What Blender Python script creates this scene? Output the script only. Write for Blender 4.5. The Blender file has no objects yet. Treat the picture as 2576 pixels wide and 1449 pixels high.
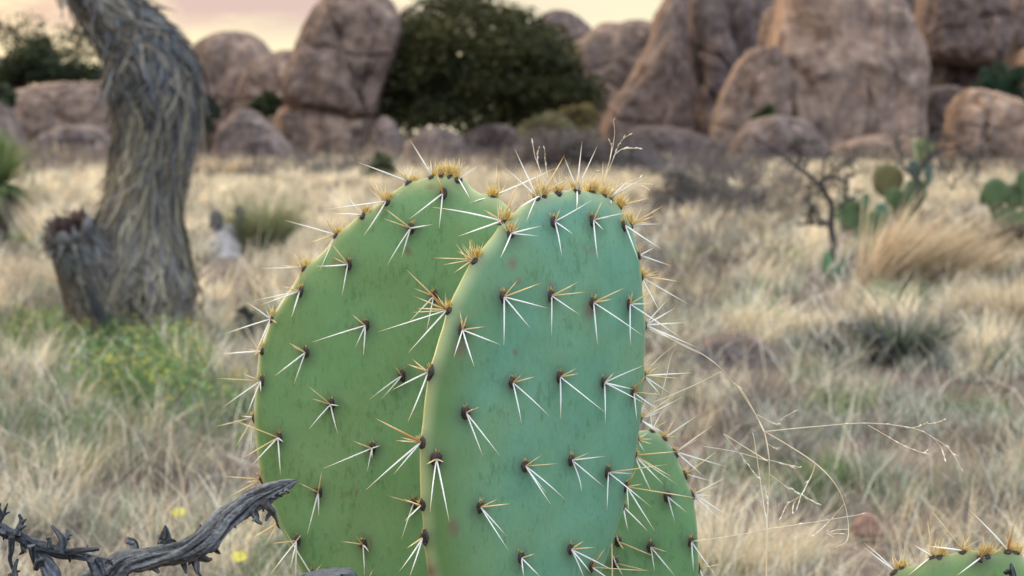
import bpy, math, random
import numpy as np
from mathutils import Vector, noise
from mathutils.bvhtree import BVHTree

random.seed(7); rng = np.random.default_rng(11)
S = bpy.context.scene
C = S.collection
R = math.radians

# ------------------------------------------------------------------ camera
CAM_H = 0.85
FPX = 4807.0            # focal length in pixels of a 2576 x 1449 picture
PITCH = math.atan((724.5 - 335.0) / FPX)
cam_d = bpy.data.cameras.new('camera'); cam = bpy.data.objects.new('camera', cam_d); C.objects.link(cam)
cam.location = (0, 0, CAM_H); cam.rotation_euler = (math.pi / 2 - PITCH, 0, 0)
cam_d.sensor_width = 36; cam_d.lens = 36 * FPX / 2576; cam_d.clip_start = 0.05; cam_d.clip_end = 3000
cam_d.dof.use_dof = True; cam_d.dof.focus_distance = 1.5; cam_d.dof.aperture_fstop = 11.5
S.camera = cam
cp, sp = math.cos(PITCH), math.sin(PITCH)
CAMV = Vector((0, 0, CAM_H))

def ray(x, y):
    u = (x - 1288.0) / FPX; v = (724.5 - y) / FPX
    return Vector((u, cp + v * sp, -sp + v * cp))

def at(x, y, Y):
    """world point at depth Y that the photo shows at (x, y)"""
    d = ray(x, y)
    return CAMV + d * (Y / d.y)

def ground_depth(y):
    d = ray(1288, y)
    return -CAM_H / d.z * d.y

def pix(p):
    d = np.asarray(p) - np.array([0, 0, CAM_H])
    w = d[..., 1] * cp - d[..., 2] * sp
    h = d[..., 1] * sp + d[..., 2] * cp
    return 1288 + FPX * d[..., 0] / w, 724.5 - FPX * h / w

ZO = {'A': (800, 500, 1.61), 'B': (1700, 500, 1.61), 'C': (800, 1368, 1.61), 'D': (1600, 1368, 1.61),
      'F': (0, 1512, 1.9167), 'G': (2688, 1512, 1.9167), 'H': (2400, 1500, 1.887), 'I': (3400, 1950, 4.076),
      'J': (1000, 2050, 3.68), 'K': (2880, 450, 2.070), 'L': (2400, 1100, 2.415), 'E': (2688, 756, 1.9167)}

def zp(z, x, y):
    o = ZO[z]
    return ((o[0] + x / o[2]) / 1.56522, (o[1] + y / o[2]) / 1.56522)

def gz(x, y):
    return 0.022 * np.sin(x * 1.3 + 0.7) * np.sin(y * 0.9 + 0.4) + 0.012 * np.sin(x * 3.1 + y * 2.3)

# ------------------------------------------------------------------ helpers
def tag(o, label=None, cat=None, group=None, kind=None):
    if label: o['label'] = label
    if cat: o['category'] = cat
    if group: o['group'] = group
    if kind: o['kind'] = kind
    return o

def empty(name, loc, label, cat, group=None):
    o = bpy.data.objects.new(name, None); C.objects.link(o); o.location = loc
    o.empty_display_size = 0.1
    return tag(o, label, cat, group)

def make_mesh(name, V, F, mat, col=None, smooth=True, extra=None):
    V = np.asarray(V, dtype=np.float32)
    F = np.asarray(F, dtype=np.int32)
    me = bpy.data.meshes.new(name)
    n, k = F.shape
    me.vertices.add(len(V)); me.vertices.foreach_set('co', V.ravel())
    me.loops.add(n * k); me.loops.foreach_set('vertex_index', F.ravel())
    me.polygons.add(n)
    me.polygons.foreach_set('loop_start', np.arange(0, n * k, k, dtype=np.int32))
    me.polygons.foreach_set('loop_total', np.full(n, k, dtype=np.int32))
    if smooth: me.polygons.foreach_set('use_smooth', np.ones(n, dtype=bool))
    if col is not None:
        col = np.asarray(col, dtype=np.float32)
        if col.shape[1] == 3: col = np.hstack([col, np.ones((len(col), 1), np.float32)])
        a = me.attributes.new('tint', 'FLOAT_COLOR', 'POINT'); a.data.foreach_set('color', col.ravel())
    if extra:
        for kk, vv in extra.items():
            a = me.attributes.new(kk, 'FLOAT', 'POINT'); a.data.foreach_set('value', np.asarray(vv, np.float32).ravel())
    me.update(calc_edges=True); me.validate()
    if mat: me.materials.append(mat)
    return me

def obj(name, me, parent=None, loc=None):
    """mesh data is given in world space; moved so the origin sits at loc"""
    o = bpy.data.objects.new(name, me); C.objects.link(o)
    if parent is not None:
        o.parent = parent
        off = Vector(parent.matrix_basis.translation)
        p = parent
        while p.parent is not None:
            p = p.parent; off += Vector(p.matrix_basis.translation)
        if loc is None: loc = off
    else:
        off = Vector((0, 0, 0))
    if loc is None: loc = Vector((0, 0, 0))
    loc = Vector(loc)
    co = np.empty(len(me.vertices) * 3, np.float32); me.vertices.foreach_get('co', co)
    co = co.reshape(-1, 3) - np.array(loc, np.float32)
    me.vertices.foreach_set('co', co.ravel()); me.update()
    o.location = loc - off
    return o

def catmull(P, n):
    P = np.asarray(P, float); m = len(P)
    ext = np.vstack([2 * P[0] - P[1], P, 2 * P[-1] - P[-2]])
    d = np.r_[0, np.cumsum(np.linalg.norm(np.diff(P[:, :3], axis=0), axis=1))]
    t = np.linspace(0, d[-1], n); out = np.empty((n, P.shape[1]))
    for i, s in enumerate(t):
        k = min(np.searchsorted(d, s, 'right') - 1, m - 2)
        u = (s - d[k]) / max(d[k + 1] - d[k], 1e-9)
        a, b, c, e = ext[k], ext[k + 1], ext[k + 2], ext[k + 3]
        out[i] = .5 * ((2 * b) + (c - a) * u + (2 * a - 5 * b + 4 * c - e) * u * u + (3 * b - a - 3 * c + e) * u ** 3)
    return out

def closed_resample(P, n, it=2):
    P = np.asarray(P, float)
    for _ in range(it):
        Q = np.roll(P, -1, 0)
        P = np.stack([.75 * P + .25 * Q, .25 * P + .75 * Q], 1).reshape(-1, P.shape[1])
    d = np.r_[0, np.cumsum(np.linalg.norm(np.roll(P, -1, 0) - P, axis=1))]
    PP = np.vstack([P, P[:1]]); t = np.linspace(0, d[-1], n, endpoint=False)
    return np.stack([np.interp(t, d, PP[:, k]) for k in range(P.shape[1])], 1)

class MB:
    """collects quads with a colour per vertex"""
    def __init__(s): s.V = []; s.F = []; s.K = []; s.n = 0
    def add(s, V, F, K):
        V = np.asarray(V, float); F = np.asarray(F, int)
        K = np.asarray(K, float)
        if K.ndim == 1: K = np.tile(K, (len(V), 1))
        s.V.append(V); s.F.append(F + s.n); s.K.append(K); s.n += len(V)
    def tube(s, P, r, K, sides=6, disp=None, endcap=True):
        P = np.asarray(P, float); n = len(P)
        r = np.broadcast_to(np.asarray(r, float), (n,))
        T = np.gradient(P, axis=0); T /= np.maximum(np.linalg.norm(T, axis=1, keepdims=True), 1e-12)
        up = np.array([0, 0, 1.]) if abs(T[0, 2]) < .9 else np.array([1., 0, 0])
        N = np.empty_like(P); N[0] = np.cross(T[0], up); N[0] /= np.linalg.norm(N[0])
        for i in range(1, n):
            v = N[i - 1] - T[i] * np.dot(N[i - 1], T[i]); N[i] = v / max(np.linalg.norm(v), 1e-9)
        B = np.cross(T, N)
        a = np.arange(sides) * 2 * math.pi / sides
        rr = r[:, None] * np.ones((1, sides))
        if disp is not None: rr = rr * disp
        V = P[:, None, :] + rr[:, :, None] * (np.cos(a)[None, :, None] * N[:, None, :] + np.sin(a)[None, :, None] * B[:, None, :])
        V = V.reshape(-1, 3)
        i = np.arange(n - 1)[:, None] * sides; j = np.arange(sides)[None, :]; j2 = (j + 1) % sides
        F = np.stack([i + j, i + j2, i + sides + j2, i + sides + j], -1).reshape(-1, 4)
        K = np.asarray(K, float)
        if K.ndim == 2 and len(K) == n: K = np.repeat(K, sides, 0)
        if K.ndim == 3: K = K.reshape(-1, 3)
        s.add(V, F, K)
        # end caps as fans of quads
        for e, base in ((0, 0), (n - 1, (n - 1) * sides)):
            if e and not endcap: continue
            c = P[e]; kk = K if K.ndim == 1 else K[base]
            idx = base + np.arange(sides)
            VV = np.vstack([V[idx], c[None]]); q = []
            for m in range(0, sides, 2):
                f = [m, (m + 1) % sides, (m + 2) % sides, sides]
                q.append(f if e else f[::-1])
            s.add(VV, q, kk if np.asarray(kk).ndim == 1 else kk)
    def build(s, name, mat, parent=None, loc=None, smooth=True):
        me = make_mesh(name, np.vstack(s.V), np.vstack(s.F), mat, np.vstack(s.K), smooth)
        return obj(name, me, parent, loc)

def fnoise(P, scale, octs=4, seed=0.0):
    o = Vector((seed * 13.1, seed * 7.7, seed * 3.3))
    return np.array([noise.fractal(Vector(p) * scale + o, 1.0, 2.0, octs) for p in P])

# ------------------------------------------------------------------ materials
def new_mat(name):
    m = bpy.data.materials.new(name); m.use_nodes = True
    nt = m.node_tree; nt.nodes.clear()
    out = nt.nodes.new('ShaderNodeOutputMaterial')
    return m, nt, out

def nd(nt, t, **kw):
    n = nt.nodes.new(t)
    for k, v in kw.items():
        if k.startswith('i_'):
            key = k[2:]
            key = int(key) if key.isdigit() else key.replace('_', ' ')
            n.inputs[key].default_value = v
        else: setattr(n, k, v)
    return n

def ramp(nt, stops, src):
    r = nt.nodes.new('ShaderNodeValToRGB'); e = r.color_ramp.elements
    while len(e) > 1: e.remove(e[-1])
    e[0].position = stops[0][0]; e[0].color = (*stops[0][1], 1)
    for p, c in stops[1:]:
        x = e.new(p); x.color = (*c, 1)
    nt.links.new(src, r.inputs[0]); return r

def mixc(nt, fac, a, b, blend='MIX'):
    m = nt.nodes.new('ShaderNodeMix'); m.data_type = 'RGBA'; m.blend_type = blend
    for s, v in ((0, fac), (6, a), (7, b)):
        if hasattr(v, 'links') or isinstance(v, bpy.types.NodeSocket): nt.links.new(v, m.inputs[s])
        elif s == 0: m.inputs[0].default_value = v
        else: m.inputs[s].default_value = (*v, 1)
    return m.outputs[2]

def tint_mat(name, rough=0.75, transl=0.0, spec=0.3, nscale=None, namp=0.3, bump=0.0, bscale=60, sss=0.0):
    m, nt, out = new_mat(name)
    at_ = nd(nt, 'ShaderNodeAttribute', attribute_name='tint')
    col = at_.outputs['Color']
    tc = nd(nt, 'ShaderNodeTexCoord')
    if nscale:
        n = nd(nt, 'ShaderNodeTexNoise'); n.inputs['Scale'].default_value = nscale; n.inputs['Detail'].default_value = 5
        nt.links.new(tc.outputs['Object'], n.inputs['Vector'])
        r = ramp(nt, [(0.25, (1 - namp,) * 3), (0.75, (1 + namp,) * 3)], n.outputs['Fac'])
        col = mixc(nt, 1.0, col, r.outputs[0], 'MULTIPLY')
    p = nd(nt, 'ShaderNodeBsdfPrincipled'); p.inputs['Roughness'].default_value = rough
    p.inputs['Specular IOR Level'].default_value = spec
    nt.links.new(col, p.inputs['Base Color'])
    if bump:
        n2 = nd(nt, 'ShaderNodeTexNoise'); n2.inputs['Scale'].default_value = bscale; n2.inputs['Detail'].default_value = 6
        nt.links.new(tc.outputs['Object'], n2.inputs['Vector'])
        b = nd(nt, 'ShaderNodeBump'); b.inputs['Strength'].default_value = bump; b.inputs['Distance'].default_value = 1.0 / bscale
        nt.links.new(n2.outputs['Fac'], b.inputs['Height']); nt.links.new(b.outputs[0], p.inputs['Normal'])
    if transl:
        t = nd(nt, 'ShaderNodeBsdfTranslucent'); nt.links.new(col, t.inputs['Color'])
        mx = nd(nt, 'ShaderNodeMixShader'); mx.inputs[0].default_value = transl
        nt.links.new(p.outputs[0], mx.inputs[1]); nt.links.new(t.outputs[0], mx.inputs[2])
        nt.links.new(mx.outputs[0], out.inputs[0])
    else: nt.links.new(p.outputs[0], out.inputs[0])
    return m

M_GRASS = tint_mat('dry grass', 0.8, 0.35, 0.2)
M_LEAF = tint_mat('leaf', 0.7, 0.25, 0.25)
M_SPINE = tint_mat('spine', 0.45, 0.25, 0.4)
M_FIBRE = tint_mat('dead leaf fibre', 0.85, 0.1, 0.15)
M_TWIG = tint_mat('twig bark', 0.9, 0, 0.15, nscale=25, namp=0.35)
M_WOOD = tint_mat('weathered wood', 0.85, 0, 0.2, nscale=260, namp=0.4, bump=0.6, bscale=420)

def pad_mat(name, c1, c2, c3, rimc, flank_shade_c=(.10, .165, .035), olive=(.16, .24, .08), oam=.5):
    m, nt, out = new_mat(name)
    tc = nd(nt, 'ShaderNodeTexCoord')
    n = nd(nt, 'ShaderNodeTexNoise'); n.inputs['Scale'].default_value = 14; n.inputs['Detail'].default_value = 6; n.inputs['Roughness'].default_value = .6
    nt.links.new(tc.outputs['Object'], n.inputs['Vector'])
    r = ramp(nt, [(0.3, c1), (0.52, c2), (0.72, c3)], n.outputs['Fac'])
    # fine vertical scuffs in the wax
    mp = nd(nt, 'ShaderNodeMapping'); mp.inputs['Scale'].default_value = (1, 1, .45)
    nt.links.new(tc.outputs['Object'], mp.inputs['Vector'])
    n2 = nd(nt, 'ShaderNodeTexNoise'); n2.inputs['Scale'].default_value = 190; n2.inputs['Detail'].default_value = 5; n2.inputs['Roughness'].default_value = .7
    nt.links.new(mp.outputs[0], n2.inputs['Vector'])
    n3 = nd(nt, 'ShaderNodeTexNoise'); n3.inputs['Scale'].default_value = 22; n3.inputs['Detail'].default_value = 3
    nt.links.new(tc.outputs['Object'], n3.inputs['Vector'])
    a = nd(nt, 'ShaderNodeMath', operation='MULTIPLY_ADD'); a.inputs[1].default_value = 0.55; nt.links.new(n3.outputs['Fac'], a.inputs[0]); nt.links.new(n2.outputs['Fac'], a.inputs[2])
    sc = ramp(nt, [(0.92, (1, 1, 1)), (.95, (.62, .68, .6))], a.outputs[0])
    sc.color_ramp.elements[0].position = .80
    fine = ramp(nt, [(0.3, (.84, .86, .85)), (0.7, (1.1, 1.1, 1.1))], n2.outputs['Fac'])
    n5 = nd(nt, 'ShaderNodeTexNoise'); n5.inputs['Scale'].default_value = 9; n5.inputs['Detail'].default_value = 4
    mp5 = nd(nt, 'ShaderNodeMapping'); mp5.inputs['Location'].default_value = (3.1, 1.7, .6); nt.links.new(tc.outputs['Object'], mp5.inputs['Vector']); nt.links.new(mp5.outputs[0], n5.inputs['Vector'])
    ol = ramp(nt, [(.46, (0, 0, 0)), (.68, (oam,) * 3)], n5.outputs['Fac'])
    colr = mixc(nt, ol.outputs[0], r.outputs[0], olive)
    col = mixc(nt, 1.0, colr, sc.outputs[0], 'MULTIPLY')
    col = mixc(nt, 1.0, col, fine.outputs[0], 'MULTIPLY')
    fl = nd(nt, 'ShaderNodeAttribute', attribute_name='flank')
    col = mixc(nt, fl.outputs['Fac'], col, flank_shade_c)  # paints the partial shade of the curved left side as olive
    rim = nd(nt, 'ShaderNodeAttribute', attribute_name='rim'); col = mixc(nt, rim.outputs['Fac'], col, rimc)
    st = nd(nt, 'ShaderNodeAttribute', attribute_name='stain')
    ad = nd(nt, 'ShaderNodeMath', operation='MULTIPLY_ADD'); ad.use_clamp = True
    nt.links.new(n2.outputs['Fac'], ad.inputs[0]); ad.inputs[1].default_value = 0.0   # only the darkening round the areoles
    nt.links.new(st.outputs['Fac'], ad.inputs[2])
    col = mixc(nt, ad.outputs[0], col, (0.045, 0.05, 0.035))
    sca = nd(nt, 'ShaderNodeAttribute', attribute_name='scar')
    col = mixc(nt, sca.outputs['Fac'], col, (0.16, 0.085, 0.06))
    p = nd(nt, 'ShaderNodeBsdfPrincipled'); p.inputs['Roughness'].default_value = .5
    p.inputs['Specular IOR Level'].default_value = .38
    p.inputs['Subsurface Weight'].default_value = .12; p.inputs['Subsurface Radius'].default_value = (.004, .006, .002); p.inputs['Subsurface Scale'].default_value = 1.0
    nt.links.new(col, p.inputs['Base Color'])
    b = nd(nt, 'ShaderNodeBump'); b.inputs['Strength'].default_value = .18; b.inputs['Distance'].default_value = .002
    nt.links.new(n2.outputs['Fac'], b.inputs['Height']); nt.links.new(b.outputs[0], p.inputs['Normal'])
    nt.links.new(p.outputs[0], out.inputs[0])
    return m

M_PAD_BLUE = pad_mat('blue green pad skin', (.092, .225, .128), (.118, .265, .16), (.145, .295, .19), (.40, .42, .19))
M_PAD_GREEN = pad_mat('green pad skin', (.112, .225, .078), (.13, .255, .10), (.142, .27, .118), (.44, .44, .21))
M_PAD_OLIVE = pad_mat('olive pad skin', (.14, .2, .06), (.13, .22, .075), (.14, .24, .09), (.34, .34, .14))
M_PAD_FAR = tint_mat('distant pad skin', .6, 0.08, .3, nscale=9, namp=.25)

def rock_mat():
    m, nt, out = new_mat('weathered tuff')
    tc = nd(nt, 'ShaderNodeTexCoord'); oi = nd(nt, 'ShaderNodeObjectInfo')
    va = nd(nt, 'ShaderNodeVectorMath', operation='ADD')
    sc_ = nd(nt, 'ShaderNodeVectorMath', operation='SCALE'); sc_.inputs['Scale'].default_value = 1.0
    cmb = nd(nt, 'ShaderNodeCombineXYZ')
    mu = nd(nt, 'ShaderNodeMath', operation='MULTIPLY'); mu.inputs[1].default_value = 80
    nt.links.new(oi.outputs['Random'], mu.inputs[0])
    for k in range(3): nt.links.new(mu.outputs[0], cmb.inputs[k])
    nt.links.new(tc.outputs['Object'], va.inputs[0]); nt.links.new(cmb.outputs[0], va.inputs[1])
    def nz(scale, det, rough=.55, stretch=None):
        n = nd(nt, 'ShaderNodeTexNoise'); n.inputs['Scale'].default_value = scale; n.inputs['Detail'].default_value = det; n.inputs['Roughness'].default_value = rough
        if stretch:
            mp = nd(nt, 'ShaderNodeMapping'); mp.inputs['Scale'].default_value = stretch
            nt.links.new(va.outputs[0], mp.inputs['Vector']); nt.links.new(mp.outputs[0], n.inputs['Vector'])
        else: nt.links.new(va.outputs[0], n.inputs['Vector'])
        return n.outputs['Fac']
    big = nz(.8, 5, .6); mid = nz(2.4, 7, .72); fine = nz(5.5, 5, .7); strk = nz(1.0, 4, .6, (1.6, 1.6, .22))
    c = ramp(nt, [(.36, (.12, .094, .082)), (.46, (.215, .172, .152)), (.54, (.265, .212, .188)), (.66, (.38, .31, .27))], mid).outputs[0]
    c = mixc(nt, 1.0, c, ramp(nt, [(.38, (.72, .71, .72)), (.62, (1.18, 1.12, 1.06))], big).outputs[0], 'MULTIPLY')
    c = mixc(nt, 1.0, c, ramp(nt, [(.33, (.62, .6, .62)), (.5, (1, 1, 1)), (.75, (1.12, 1.12, 1.1))], strk).outputs[0], 'MULTIPLY')
    lich = ramp(nt, [(.58, (0, 0, 0)), (.70, (.8, .8, .8))], fine).outputs[0]
    c = mixc(nt, lich, c, (.38, .32, .28))
    pit = ramp(nt, [(.28, (.55, .55, .55)), (.42, (1, 1, 1))], fine).outputs[0]
    c = mixc(nt, 1.0, c, pit, 'MULTIPLY')
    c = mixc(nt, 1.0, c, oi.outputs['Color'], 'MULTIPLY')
    p = nd(nt, 'ShaderNodeBsdfPrincipled'); p.inputs['Roughness'].default_value = .92; p.inputs['Specular IOR Level'].default_value = .15
    nt.links.new(c, p.inputs['Base Color'])
    b = nd(nt, 'ShaderNodeBump'); b.inputs['Strength'].default_value = .55; b.inputs['Distance'].default_value = .18
    add = nd(nt, 'ShaderNodeMath', operation='ADD'); nt.links.new(mid, add.inputs[0])
    m2 = nd(nt, 'ShaderNodeMath', operation='MULTIPLY'); m2.inputs[1].default_value = .45; nt.links.new(fine, m2.inputs[0]); nt.links.new(m2.outputs[0], add.inputs[1])
    nt.links.new(add.outputs[0], b.inputs['Height']); nt.links.new(b.outputs[0], p.inputs['Normal'])
    nt.links.new(p.outputs[0], out.inputs[0])
    return m
M_ROCK = rock_mat()

def ground_mat():
    m, nt, out = new_mat('dry soil and litter')
    tc = nd(nt, 'ShaderNodeTexCoord')
    def nz(s, d, r=.6):
        n = nd(nt, 'ShaderNodeTexNoise'); n.inputs['Scale'].default_value = s; n.inputs['Detail'].default_value = d; n.inputs['Roughness'].default_value = r
        nt.links.new(tc.outputs['Object'], n.inputs['Vector']); return n.outputs['Fac']
    a = nz(1.1, 5); b_ = nz(38, 6, .7)
    c = ramp(nt, [(.35, (.13, .105, .09)), (.5, (.17, .135, .11)), (.66, (.2, .145, .115))], a).outputs[0]
    c = mixc(nt, 1.0, c, ramp(nt, [(.3, (.6, .6, .62)), (.55, (1, 1, 1)), (.72, (1.5, 1.45, 1.3))], b_).outputs[0], 'MULTIPLY')
    p = nd(nt, 'ShaderNodeBsdfPrincipled'); p.inputs['Roughness'].default_value = .95; p.inputs['Specular IOR Level'].default_value = .1
    nt.links.new(c, p.inputs['Base Color'])
    b = nd(nt, 'ShaderNodeBump'); b.inputs['Strength'].default_value = .6; b.inputs['Distance'].default_value = .02
    nt.links.new(b_, b.inputs['Height']); nt.links.new(b.outputs[0], p.inputs['Normal'])
    nt.links.new(p.outputs[0], out.inputs[0])
    return m

# ------------------------------------------------------------------ sky and sun
SUN_EL, SUN_AZ = R(9), R(-47)        # azimuth from +Y, negative to the left
w = bpy.data.worlds.new('World'); S.world = w; w.use_nodes = True
nt = w.node_tree; nt.nodes.clear()
out = nt.nodes.new('ShaderNodeOutputWorld'); bg = nt.nodes.new('ShaderNodeBackground'); bg.inputs[1].default_value = .1
sky = nt.nodes.new('ShaderNodeTexSky'); sky.sky_type = 'NISHITA'; sky.sun_disc = False
sky.sun_elevation = SUN_EL; sky.sun_rotation = SUN_AZ; sky.altitude = 1600; sky.air_density = 1.2; sky.dust_density = 2.5; sky.ozone_density = 1.5
tc = nt.nodes.new('ShaderNodeTexCoord')
mp = nd(nt, 'ShaderNodeMapping'); mp.inputs['Scale'].default_value = (13, 13, 42); mp.inputs['Location'].default_value = (1.7, .4, .35)
nt.links.new(tc.outputs['Generated'], mp.inputs['Vector'])
cn = nd(nt, 'ShaderNodeTexNoise'); cn.inputs['Scale'].default_value = 1.0; cn.inputs['Detail'].default_value = 7; cn.inputs['Roughness'].default_value = .52
nt.links.new(mp.outputs[0], cn.inputs['Vector'])
dt = nd(nt, 'ShaderNodeVectorMath', operation='DOT_PRODUCT'); nt.links.new(tc.outputs['Generated'], dt.inputs[0])
dt.inputs[1].default_value = (math.sin(SUN_AZ) * math.cos(SUN_EL), math.cos(SUN_AZ) * math.cos(SUN_EL), math.sin(SUN_EL))
# clouds: warm towards the sunset, cool grey away from it
ccol = ramp(nt, [(.0, (5.2, 6.1, 7.4)), (.45, (5.6, 6.2, 7.1)), (.62, (6.2, 5.7, 5.4)), (.84, (7.3, 5.5, 5.1)), (.90, (8.0, 5.6, 5.0)), (.925, (8.8, 5.6, 4.3)), (.965, (8.6, 4.8, 3.0))], dt.outputs['Value'])
mr = nd(nt, 'ShaderNodeMapRange'); mr.inputs[1].default_value = -1; mr.inputs[2].default_value = 1
nt.links.new(dt.outputs['Value'], mr.inputs[0]); nt.links.new(mr.outputs[0], ccol.inputs[0])
gap = ramp(nt, [(.0, (4.6, 6.4, 9.2)), (.5, (5.6, 6.8, 8.4)), (.66, (9.2, 8.7, 6.9)), (.86, (11.6, 10.4, 7.0)), (.95, (13.0, 10.6, 6.2)), (.985, (13.5, 10, 5))], mr.outputs[0])
cf = ramp(nt, [(.33, (0, 0, 0)), (.52, (1, 1, 1))], cn.outputs['Fac'])
bank = nd(nt, 'ShaderNodeMapRange'); bank.interpolation_type = 'SMOOTHSTEP'; bank.inputs[1].default_value = .815; bank.inputs[2].default_value = .885; bank.inputs[3].default_value = .12; bank.inputs[4].default_value = 1.0
nt.links.new(mr.outputs[0], bank.inputs[0])
back_ = nd(nt, 'ShaderNodeMapRange'); back_.inputs[1].default_value = .6; back_.inputs[2].default_value = .5; back_.inputs[3].default_value = 0.0; back_.inputs[4].default_value = .9
nt.links.new(mr.outputs[0], back_.inputs[0])
bm = nd(nt, 'ShaderNodeMath', operation='MAXIMUM'); nt.links.new(bank.outputs[0], bm.inputs[0]); nt.links.new(back_.outputs[0], bm.inputs[1])
hz_ = nd(nt, 'ShaderNodeMapRange'); hz_.interpolation_type = 'SMOOTHSTEP'; hz_.inputs[1].default_value = .042; hz_.inputs[2].default_value = .064; hz_.inputs[3].default_value = .12
sz = nd(nt, 'ShaderNodeSeparateXYZ'); nt.links.new(tc.outputs['Generated'], sz.inputs[0]); nt.links.new(sz.outputs[2], hz_.inputs[0])
bm2 = nd(nt, 'ShaderNodeMath', operation='MULTIPLY'); nt.links.new(bm.outputs[0], bm2.inputs[0]); nt.links.new(hz_.outputs[0], bm2.inputs[1]); bm = bm2
cfm = nd(nt, 'ShaderNodeMath', operation='MULTIPLY'); nt.links.new(cf.outputs[0], cfm.inputs[0]); nt.links.new(bm.outputs[0], cfm.inputs[1])
lay = mixc(nt, cfm.outputs[0], gap.outputs[0], ccol.outputs[0])
mixed = mixc(nt, .9, sky.outputs[0], lay)
sx = nd(nt, 'ShaderNodeSeparateXYZ'); nt.links.new(tc.outputs['Generated'], sx.inputs[0])
m1 = nd(nt, 'ShaderNodeMapRange'); m1.interpolation_type = 'SMOOTHSTEP'; m1.inputs[1].default_value = .09; m1.inputs[2].default_value = .5; m1.inputs[3].default_value = 1.0; m1.inputs[4].default_value = 3.1
nt.links.new(sx.outputs[2], m1.inputs[0])
m2 = nd(nt, 'ShaderNodeMapRange'); m2.inputs[1].default_value = -.9; m2.inputs[2].default_value = .3; m2.inputs[3].default_value = 1.55; m2.inputs[4].default_value = 1.0
nt.links.new(dt.outputs['Value'], m2.inputs[0])
mm = nd(nt, 'ShaderNodeMath', operation='MULTIPLY'); nt.links.new(m1.outputs[0], mm.inputs[0]); nt.links.new(m2.outputs[0], mm.inputs[1])
vs = nd(nt, 'ShaderNodeVectorMath', operation='SCALE'); nt.links.new(mixed, vs.inputs[0]); nt.links.new(mm.outputs[0], vs.inputs['Scale'])
nt.links.new(vs.outputs[0], bg.inputs[0]); nt.links.new(bg.outputs[0], out.inputs[0])

sd = bpy.data.lights.new('sun', 'SUN'); sd.energy = 1.8; sd.angle = R(16); sd.color = (1, .82, .58)
so = bpy.data.objects.new('sun', sd); C.objects.link(so)
sdir = Vector((math.sin(SUN_AZ) * math.cos(SUN_EL), math.cos(SUN_AZ) * math.cos(SUN_EL), math.sin(SUN_EL)))
so.rotation_euler = sdir.to_track_quat('Z', 'Y').to_euler(); so.location = sdir * 50

S.view_settings.view_transform = 'Standard'; S.view_settings.look = 'None'; S.view_settings.gamma = 1; S.view_settings.exposure = 0.05
S.render.engine = 'CYCLES'
S.cycles.use_denoising = True
try:
    S.cycles.denoiser = 'OPENIMAGEDENOISE'; S.cycles.denoising_prefilter = 'ACCURATE'
except Exception: pass
S.cycles.max_bounces = 6; S.cycles.diffuse_bounces = 3; S.cycles.transparent_max_bounces = 4
S.cycles.sample_clamp_indirect = 6

# ------------------------------------------------------------------ ground
xs = np.sign(np.linspace(-1, 1, 121)) * np.abs(np.linspace(-1, 1, 121)) ** 3 * 900
ys = np.r_[-30, -10, np.linspace(-3, 20, 60), 20 + (np.linspace(0.02, 1, 70)) ** 3 * 1500]
X, Yg = np.meshgrid(xs, ys)
fade = np.clip(1 - (np.abs(X) + np.abs(Yg)) / 120, 0, 1)
V = np.stack([X, Yg, gz(X, Yg) * fade], -1).reshape(-1, 3)
nx, ny = len(xs), len(ys)
i = np.arange(ny - 1)[:, None] * nx; j = np.arange(nx - 1)[None]
F = np.stack([i + j, i + j + 1, i + nx + j + 1, i + nx + j], -1).reshape(-1, 4)
tag(obj('ground', make_mesh('ground', V, F, ground_mat())), kind='structure')

# ------------------------------------------------------------------ grass field (one mass nobody could count)
def blades(base, az, h, lean, wid, col, curl):
    """vectorised ribbon blades: three quads each"""
    n = len(h); L = np.array([0, .38, .72, 1.0]); wf = np.array([1, .9, .6, .14])
    d = np.stack([np.cos(az), np.sin(az), np.zeros(n)], 1)
    ta = rng.uniform(0, math.pi, n); side = np.stack([np.cos(ta), np.sin(ta), np.zeros(n)], 1)
    V = np.empty((n, 4, 2, 3))
    for k in range(4):
        t = L[k]
        hor = (lean * t + curl * t ** 2.4) * h
        zz = h * t * np.clip(1 - .35 * np.abs(lean) * t - .5 * np.abs(curl) * t ** 2, .2, 1)
        c = base + d * hor[:, None]; c[:, 2] += zz
        V[:, k, 0] = c - side * (wid * wf[k] * .5)[:, None]
        V[:, k, 1] = c + side * (wid * wf[k] * .5)[:, None]
    V = V.reshape(-1, 3)
    o = (np.arange(n) * 8)[:, None, None]
    q = np.array([[0, 1, 3, 2], [2, 3, 5, 4], [4, 5, 7, 6]])[None]
    F = (o + q).reshape(-1, 4)
    K = np.repeat(col, 8, 0)
    return V, F, K

STRAW = np.array([[.70, .60, .42], [.64, .56, .41], [.76, .68, .51], [.46, .39, .27], [.62, .51, .35]])
GREY = np.array([[.38, .39, .33], [.30, .305, .265], [.50, .495, .43], [.21, .2, .185], [.34, .38, .28], [.28, .33, .23]])
GREEN = np.array([[.16, .22, .09], [.13, .2, .085], [.2, .25, .11], [.17, .24, .13]])
BROWN = np.array([[.17, .135, .11], [.11, .095, .085], [.22, .175, .14], [.14, .13, .125]])

def inell(px, py, e):
    return ((px - e[0]) / e[2]) ** 2 + ((py - e[1]) / e[3]) ** 2 < 1

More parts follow.
